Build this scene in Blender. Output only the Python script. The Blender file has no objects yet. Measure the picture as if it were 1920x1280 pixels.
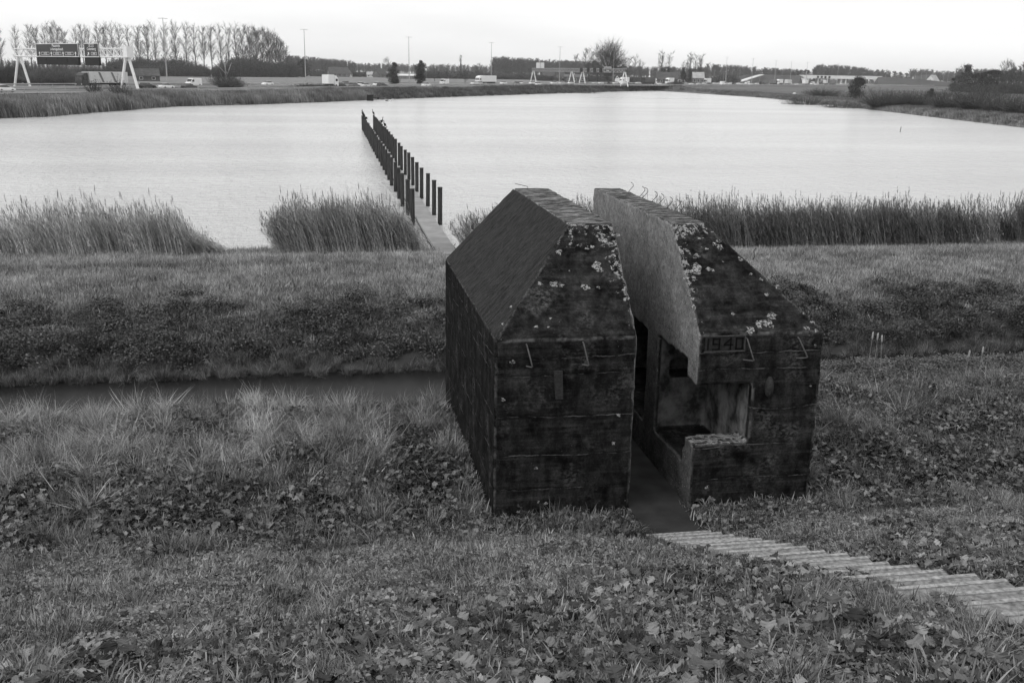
import bpy, bmesh, math, random
import numpy as np
from mathutils import Vector, Matrix, noise as mnoise

scene = bpy.context.scene
COL = scene.collection
rnd = random.Random(7)
rng = np.random.default_rng(11)

# ------------------------------------------------------------------ camera
F_PX = 1867.0                       # focal length in pixels of the 1920 px wide photograph
CAM_H = 8.4
PITCH = math.atan(504 / F_PX)
ROLL = math.radians(1.0)
AZ = math.radians(10.21)            # x = across the cut through the bunker, y = along it

def _vec(*a): return np.array(a, float)
_fh = _vec(math.sin(AZ), math.cos(AZ), 0)
_rh = _vec(math.cos(AZ), -math.sin(AZ), 0)
_f = _fh * math.cos(PITCH) + _vec(0, 0, -math.sin(PITCH))
_u0 = _fh * math.sin(PITCH) + _vec(0, 0, math.cos(PITCH))
_r = math.cos(ROLL) * _rh + math.sin(ROLL) * _u0
_u = -math.sin(ROLL) * _rh + math.cos(ROLL) * _u0
CAMP = _vec(0, 0, CAM_H)

def ray(px, py): return _f + _r * (px - 960) / F_PX - _u * (py - 640) / F_PX
def at(px, py, z=0.0):
    d = ray(px, py); return CAMP + d * (z - CAM_H) / d[2]
def at_plane(px, py, p0, n):
    d = ray(px, py); n = np.array(n, float); return CAMP + d * ((np.array(p0) - CAMP) @ n) / (d @ n)
def heading(px):                    # unit ground direction of the photo column px, taken at the horizon
    d = ray(px, 136 + 0.0174 * (px - 960)); d = d.copy(); d[2] = 0
    return d / (d @ _fh)            # scaled so that 1 = one metre of depth
def far(px, depth):                 # ground point in column px at a depth along the view
    p = heading(px) * depth; return p[0], p[1]

cam = bpy.data.cameras.new('camera'); cam_ob = bpy.data.objects.new('camera', cam); COL.objects.link(cam_ob)
cam.sensor_width = 36; cam.lens = 36 * F_PX / 1920; cam.clip_end = 20000; cam.clip_start = 0.1
M = Matrix(((_r[0], _u[0], -_f[0], 0), (_r[1], _u[1], -_f[1], 0), (_r[2], _u[2], -_f[2], CAM_H), (0, 0, 0, 1)))
cam_ob.matrix_world = M
scene.camera = cam_ob

# ------------------------------------------------------------------ world, sun, exposure
SUN_EL, SUN_AZ = math.radians(36), math.radians(-122)     # soft sun behind cloud, from the left and slightly behind
world = bpy.data.worlds.new('World'); scene.world = world; world.use_nodes = True
nt = world.node_tree; nt.nodes.clear()
def N(nt, t, **kw):
    n = nt.nodes.new(t)
    for k, v in kw.items(): setattr(n, k, v)
    return n
out = N(nt, 'ShaderNodeOutputWorld'); bg = N(nt, 'ShaderNodeBackground')
sky = N(nt, 'ShaderNodeTexSky', sky_type='NISHITA', sun_disc=False, sun_elevation=SUN_EL, sun_rotation=-SUN_AZ, air_density=1.0, dust_density=3.0)
bw = N(nt, 'ShaderNodeRGBToBW')
tc = N(nt, 'ShaderNodeTexCoord'); mp = N(nt, 'ShaderNodeMapping'); mp.inputs['Scale'].default_value = (1.0, 1.0, 6.0)
cl = N(nt, 'ShaderNodeTexNoise'); cl.inputs['Scale'].default_value = 2.2; cl.inputs['Detail'].default_value = 5
cr = N(nt, 'ShaderNodeMapRange'); cr.inputs['From Min'].default_value = 0.35; cr.inputs['From Max'].default_value = 0.65
cr.inputs['To Min'].default_value = 8.7; cr.inputs['To Max'].default_value = 10.4
mx = N(nt, 'ShaderNodeMix', data_type='FLOAT'); mx.inputs[0].default_value = 0.93
nt.links.new(tc.outputs['Generated'], mp.inputs['Vector']); nt.links.new(mp.outputs[0], cl.inputs['Vector'])
nt.links.new(cl.outputs['Fac'], cr.inputs['Value']); nt.links.new(sky.outputs[0], bw.inputs[0])
nt.links.new(bw.outputs[0], mx.inputs[2]); nt.links.new(cr.outputs[0], mx.inputs[3])
nt.links.new(mx.outputs[0], bg.inputs['Color']); bg.inputs['Strength'].default_value = 0.1
nt.links.new(bg.outputs[0], out.inputs[0])
sun = bpy.data.lights.new('sun', 'SUN'); sun.energy = 1.1; sun.angle = math.radians(40)
sun_ob = bpy.data.objects.new('sun', sun); COL.objects.link(sun_ob)
sd = Vector((math.sin(SUN_AZ) * math.cos(SUN_EL), math.cos(SUN_AZ) * math.cos(SUN_EL), math.sin(SUN_EL)))
sun_ob.rotation_euler = sd.to_track_quat('Z', 'Y').to_euler()
scene.view_settings.view_transform = 'Standard'; scene.view_settings.look = 'None'
scene.view_settings.exposure = 0.22; scene.view_settings.gamma = 1.0
scene.cycles.volume_step_rate = 10; scene.cycles.max_bounces = 8; scene.cycles.transparent_max_bounces = 8

# ------------------------------------------------------------------ helpers
def tag(o, label=None, cat=None, group=None, kind=None):
    if label: o['label'] = label
    if cat: o['category'] = cat
    if group: o['group'] = group
    if kind: o['kind'] = kind
    return o
def link(name, mesh, mat=None, parent=None, smooth=False):
    o = bpy.data.objects.new(name, mesh); COL.objects.link(o)
    if mat is not None and not mesh.materials: mesh.materials.append(mat)
    if parent is not None: o.parent = parent
    if smooth: mesh.polygons.foreach_set('use_smooth', [True] * len(mesh.polygons))
    return o
def empty(name, loc=(0, 0, 0), rz=0.0):
    o = bpy.data.objects.new(name, None); COL.objects.link(o); o.location = loc; o.rotation_euler = (0, 0, rz)
    o.empty_display_size = 0.2
    return o
def kids(o): return [c for c in o.children]
def copy_tree(o, parent=None):
    c = o.copy(); COL.objects.link(c); c.parent = parent
    for ch in kids(o): copy_tree(ch, c)
    return c

class MB:
    def __init__(s): s.v = []; s.f = []
    def add(s, vs, fs):
        b = len(s.v); s.v.extend([tuple(map(float, p)) for p in vs]); s.f.extend([tuple(i + b for i in f) for f in fs]); return s
    def box(s, x0, x1, y0, y1, z0, z1):
        vs = [(x, y, z) for z in (z0, z1) for y in (y0, y1) for x in (x0, x1)]
        return s.add(vs, [(0, 2, 3, 1), (4, 5, 7, 6), (0, 1, 5, 4), (2, 6, 7, 3), (0, 4, 6, 2), (1, 3, 7, 5)])
    def tube(s, pts, r, n=6, cap=True):
        pts = [Vector(p) for p in pts]
        rs = r if isinstance(r, (list, tuple)) else [r] * len(pts)
        vs = []; fs = []
        for i, p in enumerate(pts):
            d = (pts[min(i + 1, len(pts) - 1)] - pts[max(i - 1, 0)]); d = d.normalized() if d.length > 1e-9 else Vector((0, 0, 1))
            a = d.orthogonal().normalized() if i == 0 else (a - d * a.dot(d)).normalized()
            b = d.cross(a)
            for k in range(n):
                t = 2 * math.pi * k / n; vs.append(p + (a * math.cos(t) + b * math.sin(t)) * rs[i])
        for i in range(len(pts) - 1):
            for k in range(n):
                k2 = (k + 1) % n; fs.append((i * n + k, i * n + k2, (i + 1) * n + k2, (i + 1) * n + k))
        if cap: fs.append(tuple(range(n - 1, -1, -1))); fs.append(tuple(range((len(pts) - 1) * n, len(pts) * n)))
        return s.add(vs, fs)
    def prism(s, poly, axis, a, b):
        """poly: 2-D points; axis 0/1/2: extrude along it from a to b"""
        def P(p, t):
            q = list(p); q.insert(axis, t); return q
        n = len(poly); vs = [P(p, a) for p in poly] + [P(p, b) for p in poly]
        fs = [tuple(range(n))[::-1], tuple(range(n, 2 * n))] + [(i, (i + 1) % n, n + (i + 1) % n, n + i) for i in range(n)]
        return s.add(vs, fs)
    def ell(s, c, r, n=10, m=7, jit=0.0, seed=0):
        R = random.Random(seed); vs = []; fs = []
        for j in range(m + 1):
            ph = math.pi * j / m
            for k in range(n):
                t = 2 * math.pi * k / n; q = 1 + R.uniform(-jit, jit)
                vs.append((c[0] + r[0] * q * math.sin(ph) * math.cos(t), c[1] + r[1] * q * math.sin(ph) * math.sin(t), c[2] + r[2] * q * math.cos(ph)))
        for j in range(m):
            for k in range(n):
                k2 = (k + 1) % n; fs.append((j * n + k, (j + 1) * n + k, (j + 1) * n + k2, j * n + k2))
        return s.add(vs, fs)
    def mesh(s, name):
        me = bpy.data.meshes.new(name); me.from_pydata(s.v, [], s.f); me.update()
        return me
    def build(s, name, mat, parent=None, smooth=False, fixn=True):
        me = s.mesh(name)
        if fixn:
            bm = bmesh.new(); bm.from_mesh(me); bmesh.ops.recalc_face_normals(bm, faces=bm.faces); bm.to_mesh(me); bm.free()
        return link(name, me, mat, parent, smooth)

# ------------------------------------------------------------------ materials (the place is recorded in greys)
def mat_base(name, rough=0.8):
    m = bpy.data.materials.new(name); m.use_nodes = True
    b = m.node_tree.nodes['Principled BSDF']; b.inputs['Roughness'].default_value = rough
    b.inputs['Specular IOR Level'].default_value = 0.2
    return m, m.node_tree, b
def g3(v): return (v, v, v, 1)
def mnoise_mat(name, lo, hi, scale=3.0, detail=6, rough=0.85, bump=0.0, coord='Object', spec=0.15, stretch=(1, 1, 1), bdist=0.02, backlit=0.0):
    m, t, b = mat_base(name, rough); b.inputs['Specular IOR Level'].default_value = spec
    tc = N(t, 'ShaderNodeTexCoord'); mp = N(t, 'ShaderNodeMapping'); mp.inputs['Scale'].default_value = stretch
    n = N(t, 'ShaderNodeTexNoise'); n.inputs['Scale'].default_value = scale; n.inputs['Detail'].default_value = detail
    r = N(t, 'ShaderNodeMapRange'); r.inputs['From Min'].default_value = 0.3; r.inputs['From Max'].default_value = 0.7
    r.inputs['To Min'].default_value = lo; r.inputs['To Max'].default_value = hi
    t.links.new(tc.outputs[coord], mp.inputs[0]); t.links.new(mp.outputs[0], n.inputs[0]); t.links.new(n.outputs['Fac'], r.inputs[0])
    t.links.new(r.outputs[0], b.inputs['Base Color'])
    if bump:
        bp = N(t, 'ShaderNodeBump'); bp.inputs['Strength'].default_value = bump; bp.inputs['Distance'].default_value = bdist
        t.links.new(n.outputs['Fac'], bp.inputs['Height']); t.links.new(bp.outputs[0], b.inputs['Normal'])
    return m
def leaf_mat(name, lo, hi, rough=0.55, trans=0.25, grad=None):
    """foliage: tone per instance attribute 'tone' (0..1) mixed with per-object random"""
    m, t, b = mat_base(name, rough)
    at_ = N(t, 'ShaderNodeAttribute', attribute_type='INSTANCER', attribute_name='tone')
    geo = N(t, 'ShaderNodeNewGeometry')
    ad = N(t, 'ShaderNodeMath', operation='MULTIPLY_ADD'); ad.inputs[1].default_value = 0.75
    t.links.new(geo.outputs['Random Per Island'], ad.inputs[0]); 
    sc = N(t, 'ShaderNodeMath', operation='MULTIPLY'); sc.inputs[1].default_value = 0.6
    t.links.new(at_.outputs['Fac'], sc.inputs[0]); t.links.new(sc.outputs[0], ad.inputs[2])
    pw = N(t, 'ShaderNodeMath', operation='POWER'); pw.inputs[1].default_value = 1.9; t.links.new(ad.outputs[0], pw.inputs[0])
    r = N(t, 'ShaderNodeMapRange'); r.inputs['From Min'].default_value = 0; r.inputs['From Max'].default_value = 1.45
    r.inputs['To Min'].default_value = lo; r.inputs['To Max'].default_value = hi
    t.links.new(pw.outputs[0], r.inputs[0]); t.links.new(r.outputs[0], b.inputs['Base Color'])
    if trans:
        tr = N(t, 'ShaderNodeBsdfTranslucent'); ms = N(t, 'ShaderNodeMixShader'); ms.inputs[0].default_value = trans
        o = t.nodes['Material Output']
        t.links.new(r.outputs[0], tr.inputs[0]); t.links.new(b.outputs[0], ms.inputs[1]); t.links.new(tr.outputs[0], ms.inputs[2])
        t.links.new(ms.outputs[0], o.inputs[0])
    return m

MT = {}
MT['grass'] = leaf_mat('grass_blade', 0.007, 0.58, trans=.15)
MT['straw'] = leaf_mat('dry_grass_blade', 0.03, 0.85, trans=.15)
MT['leaf'] = leaf_mat('broad_leaf', 0.008, 0.34, rough=0.45, trans=0.08)
MT['smallleaf'] = leaf_mat('small_leaf', 0.005, 0.28, rough=0.6, trans=0.15)
MT['reedstem'] = leaf_mat('reed_stem', 0.10, 0.85)
MT['reedleaf'] = leaf_mat('reed_leaf', 0.03, 0.60)
MT['plume'] = leaf_mat('reed_plume', 0.04, 0.40, trans=0.2)
MT['bark'] = mnoise_mat('bark', 0.035, 0.08, 2.0)
MT['twig'] = mnoise_mat('twig', 0.04, 0.075, 0.3)
MT['wood_pale'] = mnoise_mat('pale_dead_wood', 0.25, 0.42, 2.0)
MT['evergreen'] = mnoise_mat('evergreen_leaves', 0.012, 0.05, 0.6)
MT['foliage'] = mnoise_mat('autumn_leaves', 0.03, 0.08, 0.5)
MT['foliage_pale'] = mnoise_mat('pale_willow_leaves', 0.07, 0.15, 0.5)
MT['post'] = mnoise_mat('weathered_post', 0.02, 0.055, 6.0, stretch=(3, 3, .3), bump=0.3)
MT['post_top'] = mnoise_mat('post_top', 0.03, 0.07, 9.0)
MT['steel'] = mnoise_mat('galvanised_steel', 0.68, 0.8, 1.0, rough=0.5)
MT['steel_mid'] = mnoise_mat('lamp_steel', 0.3, 0.38, 1.0, rough=0.5)
MT['rail'] = mnoise_mat('guard_rail_steel', 0.3, 0.42, 0.2, rough=0.5)
MT['black'] = mnoise_mat('matt_black', 0.008, 0.014, 1.0, rough=0.6)
MT['signblue'] = mnoise_mat('sign_face', 0.045, 0.055, 1.0, rough=0.5)
MT['white'] = mnoise_mat('white_paint', 0.72, 0.8, 0.7, rough=0.4)
MT['silver'] = mnoise_mat('silver_paint', 0.5, 0.6, 0.7, rough=0.35, spec=0.5)
MT['greyp'] = mnoise_mat('grey_paint', 0.10, 0.14, 0.7, rough=0.35, spec=0.5)
MT['darkp'] = mnoise_mat('dark_paint', 0.012, 0.02, 0.7, rough=0.3, spec=0.5)
MT['glass'] = mnoise_mat('vehicle_glass', 0.02, 0.03, 1.0, rough=0.12, spec=0.6)
MT['tyre'] = mnoise_mat('tyre', 0.015, 0.022, 5.0)
MT['iron'] = mnoise_mat('rusty_iron', 0.018, 0.045, 30.0, bump=0.3, rough=0.7)
MT['iron_hook'] = mnoise_mat('worn_iron_bar', 0.05, 0.12, 25.0, bump=0.3, rough=0.65)
MT['wire'] = mnoise_mat('rusty_wire', 0.02, 0.04, 30.0)
MT['roof'] = mnoise_mat('roof_tiles', 0.05, 0.1, 0.8)
MT['roof_pale'] = mnoise_mat('pale_roof', 0.3, 0.42, 0.5)
MT['brick'] = mnoise_mat('brick_wall', 0.08, 0.14, 0.8)
MT['whitewall'] = mnoise_mat('white_wall', 0.55, 0.7, 0.5)
MT['bridge'] = mnoise_mat('bridge_concrete', 0.62, 0.74, 0.15)
MT['bird'] = mnoise_mat('dark_feathers', 0.01, 0.02, 5.0)
MT['lens'] = mnoise_mat('lamp_lens', 0.5, 0.6, 1.0, rough=0.3)
MT['asphalt'] = mnoise_mat('asphalt', 0.15, 0.2, 0.05, stretch=(1, 1, 1))

# ------------------------------------------------------------------ setting: the lie of the land
ROAD_Z = 2.7
def o2n(x, y):      # view-aligned plan coordinates to scene x, y
    p = _rh * x + _fh * y; return (p[0], p[1])
ROAD = [o2n(*p) for p in [(-260, -140), (-206, 0), (-158, 122), (-111, 242), (-66, 350), (10, 505), (102, 650), (215, 800), (330, 940), (520, 1150), (900, 1530), (1700, 2250)]]
def smooth_poly(pts, it=3):
    for _ in range(it):
        q = [pts[0]]
        for a, b in zip(pts[:-1], pts[1:]):
            q.append((a[0] * .75 + b[0] * .25, a[1] * .75 + b[1] * .25)); q.append((a[0] * .25 + b[0] * .75, a[1] * .25 + b[1] * .75))
        q.append(pts[-1]); pts = q
    return pts
ROAD = np.array(smooth_poly(ROAD))
_t = np.gradient(ROAD, axis=0); _t /= np.linalg.norm(_t, axis=1)[:, None]
ROAD_T = _t; ROAD_N = np.stack([-_t[:, 1], _t[:, 0]], 1)        # points to the far (left) side
def road_off(off): return ROAD + ROAD_N * off
HALF = 27.0
LAKE = [tuple(at(x, y, 0)[:2]) for x, y in [(0, 222), (90, 219), (180, 211), (250, 206), (330, 200), (460, 197), (600, 192), (700, 187.5), (850, 182), (1000, 177), (1160, 172), (1236, 170),
        (1300, 172), (1400, 180), (1500, 191), (1600, 202), (1750, 220), (1920, 240)]]
LAKE += [(138, 120), (150, 46.5), (60, 45.6), (20, 45.8), (10, 45.9), (5, 45.6), (-3, 47.0), (-6, 45.7), (-20, 45.2), (-70, 45.5), (-112, 46), (-118, 120)]
LAKE = np.array(LAKE)
def seg_dist(P, poly, closed):
    A = poly; B = np.roll(poly, -1, 0)
    if not closed: A = A[:-1]; B = poly[1:]
    best = np.full(len(P), 1e9)
    for a, b in zip(A, B):
        ab = b - a; t = np.clip(((P - a) @ ab) / (ab @ ab + 1e-12), 0, 1)
        best = np.minimum(best, np.linalg.norm(P - (a + t[:, None] * ab), axis=1))
    return best
def inside(P, poly):
    x, y = P[:, 0], P[:, 1]; c = np.zeros(len(P), bool); n = len(poly)
    for i in range(n):
        x1, y1 = poly[i]; x2, y2 = poly[(i + 1) % n]
        cond = ((y1 > y) != (y2 > y)); xi = (x2 - x1) * (y - y1) / (y2 - y1 + 1e-12) + x1
        c ^= cond & (x < xi)
    return c
_w = rng.uniform(-1, 1, (14, 2)); _ph = rng.uniform(0, 6.28, 14)
def fnoise(x, y, s):               # cheap smooth noise, about -1..1
    r = 0
    for k in range(14):
        f_ = (1 + .35 * k) / s; r = r + np.sin((x * _w[k, 0] + y * _w[k, 1]) * f_ * 3.1 + _ph[k] * (k + 1)) / (1 + .25 * k)
    return r / 3.2
PROF_W = [-40, -20, -9, -2.0, 0.9, 13.2, 14, 17, 19.9, 20.8, 22.0, 24.4, 27.2, 28.0, 28.5, 29.8, 32.0, 34.5, 39, 41.5, 43.4, 45.5]
PROF_Z = [2.0, 3.0, 6.6, 6.75, 6.72, 1.72, 1.70, 1.68, 1.55, 1.12, .30, -.4, -.4, -.05, .22, .62, .98, 1.02, .92, .78, .46, .25]
def height(x, y):
    x = np.asarray(x, float); y = np.asarray(y, float); sh = x.shape
    P = np.stack([x.ravel(), y.ravel()], 1)
    d = seg_dist(P, LAKE, True); ins = inside(P, LAKE)
    dr = seg_dist(P, ROAD, False)
    X, Y = P[:, 0], P[:, 1]
    near = np.interp(Y, PROF_W, PROF_Z)
    # ripples and tussocks, quieter where the bunker and the path stand
    calm = np.clip(np.hypot(np.maximum(np.abs(X - 4.9) - 2.9, 0), np.maximum(np.abs(Y - 17) - 4.2, 0)) / 1.2, 0, 1)
    calm *= np.clip((np.abs(X - 4.95) - .55) / 1.0, 0, 1) ** .5 * (Y < 14) + (Y >= 14)
    near = near + calm * (0.07 * fnoise(X, Y, 2.2) + 0.045 * fnoise(X + 31, Y * 1.7, .7)) * np.clip((46 - Y) / 8, .25, 1)
    near = near - .15 * np.clip((X - 2.6) / 1.5, 0, 1) * np.clip((6.6 - X) / 1.0, 0, 1) * (Y < 13.0) * (Y > 1)
    near = near + 0.16 * np.exp(-((Y - 20.0) / .8) ** 2) * fnoise(X + 9, Y * .2, 1.6) * (np.abs(X - 4.9) > 3)
    land = 1.0 + np.clip(d / 60, 0, 1) * 1.0 + 0.12 * fnoise(X, Y, 14)
    e = np.clip((dr - HALF - 2) / 10, 0, 1); land = (ROAD_Z - .12) * (1 - e) + land * e
    # the near bank blends to the far land outside the lake's width
    bl = np.clip((Y - 43) / 12, 0, 1)
    z = near * (1 - bl) + land * bl
    wob = .5 * fnoise(X, Y, 5) * np.clip(d / 3, 0, 1)
    shore = np.where(ins, -0.05 - d * .35, 0.02 + np.minimum(d * .42 + wob * .2, 50))
    z = np.where(ins, np.maximum(shore, -1.6), np.minimum(z, np.where(Y > 40, np.maximum(shore, .02), 99)))
    return z.reshape(sh)
def hz(x, y): return float(height(np.array([x]), np.array([y]))[0])

def grid_mesh(name, xs, ys, mat):
    X, Y = np.meshgrid(xs, ys); Z = height(X, Y); ny, nx = X.shape
    v = np.stack([X.ravel(), Y.ravel(), Z.ravel()], 1)
    i = np.arange(ny * nx).reshape(ny, nx)
    f = np.stack([i[:-1, :-1].ravel(), i[:-1, 1:].ravel(), i[1:, 1:].ravel(), i[1:, :-1].ravel()], 1)
    me = bpy.data.meshes.new(name); me.vertices.add(len(v)); me.vertices.foreach_set('co', v.ravel())
    me.loops.add(f.size); me.loops.foreach_set('vertex_index', f.ravel().astype(np.int32))
    me.polygons.add(len(f)); me.polygons.foreach_set('loop_start', np.arange(0, f.size, 4, dtype=np.int32))
    me.update(calc_edges=True); me.validate()
    return link(name, me, mat, smooth=True)
def ground_mat():
    m, t, b = mat_base('soil_and_turf', 0.95); b.inputs['Specular IOR Level'].default_value = 0.1
    tc = N(t, 'ShaderNodeTexCoord')
    a = N(t, 'ShaderNodeTexNoise'); a.inputs['Scale'].default_value = 0.35; a.inputs['Detail'].default_value = 10; a.inputs['Roughness'].default_value = .7
    mp = N(t, 'ShaderNodeMapping'); mp.inputs['Scale'].default_value = (.35, 1.0, 1); mp.inputs['Rotation'].default_value = (0, 0, -.4)
    c = N(t, 'ShaderNodeTexNoise'); c.inputs['Scale'].default_value = 0.035; c.inputs['Detail'].default_value = 6
    r = N(t, 'ShaderNodeMapRange'); r.inputs['From Min'].default_value = .3; r.inputs['From Max'].default_value = .7; r.inputs['To Min'].default_value = .022; r.inputs['To Max'].default_value = .06
    r2 = N(t, 'ShaderNodeMapRange'); r2.inputs['From Min'].default_value = .35; r2.inputs['From Max'].default_value = .65; r2.inputs['To Min'].default_value = .75; r2.inputs['To Max'].default_value = 1.5
    # farther out the sheet itself is the turf, so it is paler than the soil under the near grass
    sp = N(t, 'ShaderNodeSeparateXYZ'); r3 = N(t, 'ShaderNodeMapRange'); r3.inputs['From Min'].default_value = 42; r3.inputs['From Max'].default_value = 80; r3.inputs['To Min'].default_value = 1.0; r3.inputs['To Max'].default_value = 2.4
    mu = N(t, 'ShaderNodeMath', operation='MULTIPLY'); mu2 = N(t, 'ShaderNodeMath', operation='MULTIPLY')
    t.links.new(tc.outputs['Object'], a.inputs[0]); t.links.new(tc.outputs['Object'], mp.inputs[0]); t.links.new(mp.outputs[0], c.inputs[0])
    t.links.new(tc.outputs['Object'], sp.inputs[0]); t.links.new(sp.outputs['Y'], r3.inputs[0])
    t.links.new(a.outputs['Fac'], r.inputs[0]); t.links.new(c.outputs['Fac'], r2.inputs[0]); t.links.new(r.outputs[0], mu.inputs[0]); t.links.new(r2.outputs[0], mu.inputs[1])
    t.links.new(mu.outputs[0], mu2.inputs[0]); t.links.new(r3.outputs[0], mu2.inputs[1]); t.links.new(mu2.outputs[0], b.inputs['Base Color'])
    bp = N(t, 'ShaderNodeBump'); bp.inputs['Strength'].default_value = .6; bp.inputs['Distance'].default_value = .08
    t.links.new(a.outputs['Fac'], bp.inputs['Height']); t.links.new(bp.outputs[0], b.inputs['Normal'])
    return m
def steps(*seg):
    o = []
    for a, b, s in seg: o += list(np.arange(a, b, s))
    return np.array(o)
GM = ground_mat()
xs = np.concatenate([-np.array([2200, 1800, 1200, 900, 700, 550]), np.arange(-450, -160, 10), np.arange(-160, -30, 2.5), np.arange(-30, -12, .6), np.arange(-12, 3.6, .3), np.arange(3.6, 6.4, .1), np.arange(6.4, 16, .3), np.arange(16, 34, .6), np.arange(34, 160, 2.5), np.arange(160, 460, 8), np.array([460, 520, 600, 700, 850, 1050, 1300, 1800, 2400, 3050])])
ys = np.concatenate([np.array([-250, -200, -80, -45, -30, -20, -12, -6]), np.arange(-3, 24, .3), np.arange(24, 48, .3), np.arange(48, 60, 1), np.arange(60, 580, 2.6), np.arange(580, 1300, 15), np.array([1300, 1400, 1550, 1800, 2200, 2600, 3000])])
ground = grid_mesh('ground', xs, ys, GM)
tag(ground, kind='structure')

# ------------------------------------------------------------------ water
def water_mat(name, base, scale, bump, rough, ior, stretch, refl=1.0):
    m, t, b = mat_base(name, rough)
    b.inputs['IOR'].default_value = ior; b.inputs['Specular IOR Level'].default_value = 0.5
    tc = N(t, 'ShaderNodeTexCoord'); mp = N(t, 'ShaderNodeMapping'); mp.inputs['Scale'].default_value = stretch; mp.inputs['Rotation'].default_value = (0, 0, .18)
    n = N(t, 'ShaderNodeTexNoise'); n.inputs['Scale'].default_value = scale; n.inputs['Detail'].default_value = 4; n.inputs['Roughness'].default_value = .6
    n2 = N(t, 'ShaderNodeTexNoise'); n2.inputs['Scale'].default_value = .02; n2.inputs['Detail'].default_value = 4
    mp2 = N(t, 'ShaderNodeMapping'); mp2.inputs['Scale'].default_value = (.4, 2.4, 1)
    r = N(t, 'ShaderNodeMapRange'); r.inputs['From Min'].default_value = .35; r.inputs['From Max'].default_value = .65; r.inputs['To Min'].default_value = base * .88; r.inputs['To Max'].default_value = base * 1.08
    bp = N(t, 'ShaderNodeBump'); bp.inputs['Strength'].default_value = bump; bp.inputs['Distance'].default_value = .2
    t.links.new(tc.outputs['Object'], mp.inputs[0]); t.links.new(mp.outputs[0], n.inputs[0]); t.links.new(bp.outputs[0], b.inputs['Normal'])
    mp3 = N(t, 'ShaderNodeMapping'); mp3.inputs['Scale'].default_value = (1.1, .5, 1); mp3.inputs['Rotation'].default_value = (0, 0, -.15); n3 = N(t, 'ShaderNodeTexNoise'); n3.inputs['Scale'].default_value = scale * .55; n3.inputs['Detail'].default_value = 5; n3.inputs['Roughness'].default_value = .7
    a3 = N(t, 'ShaderNodeMath', operation='MULTIPLY_ADD'); a3.inputs[1].default_value = 1.8; t.links.new(tc.outputs['Object'], mp3.inputs[0]); t.links.new(mp3.outputs[0], n3.inputs[0]); t.links.new(n3.outputs['Fac'], a3.inputs[0]); t.links.new(n.outputs['Fac'], a3.inputs[2]); t.links.new(a3.outputs[0], bp.inputs['Height'])
    t.links.new(tc.outputs['Object'], mp2.inputs[0]); t.links.new(mp2.outputs[0], n2.inputs[0]); t.links.new(n2.outputs['Fac'], r.inputs[0]); t.links.new(r.outputs[0], b.inputs['Base Color'])
    return m
b_ = MB(); b_.add([(-140, 44, 0), (175, 44, 0), (175, 640, 0), (-140, 640, 0)], [(0, 1, 2, 3)])
lake = b_.build('lake_water', water_mat('lake_water', 0.60, 1.3, 2.2, .18, 2.0, (.5, 1.8, 1)), fixn=False); tag(lake, kind='structure')
b_ = MB(); b_.add([(-90, 21.5, -.01), (110, 21.5, -.01), (110, 28.6, -.01), (-90, 28.6, -.01)], [(0, 1, 2, 3)])
ditch = b_.build('ditch_water', water_mat('ditch_water', 0.014, 5.0, .02, .25, 1.12, (1, 1, 1)), fixn=False); tag(ditch, kind='structure')

# ------------------------------------------------------------------ haze of the damp air
b_ = MB(); b_.box(-2300, 3150, -300, 3100, -4, 44)
hm = bpy.data.materials.new('damp_air'); hm.use_nodes = True; ht = hm.node_tree; ht.nodes.clear()
ho = N(ht, 'ShaderNodeOutputMaterial'); hv = N(ht, 'ShaderNodeVolumePrincipled'); hv.inputs['Density'].default_value = 0.00015; hv.inputs['Color'].default_value = (1, 1, 1, 1)
hv.inputs['Anisotropy'].default_value = 0.5
ht.links.new(hv.outputs[0], ho.inputs['Volume'])
haze = b_.build('haze', hm); tag(haze, 'thin pale haze over the polder', 'haze', kind='stuff')

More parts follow.
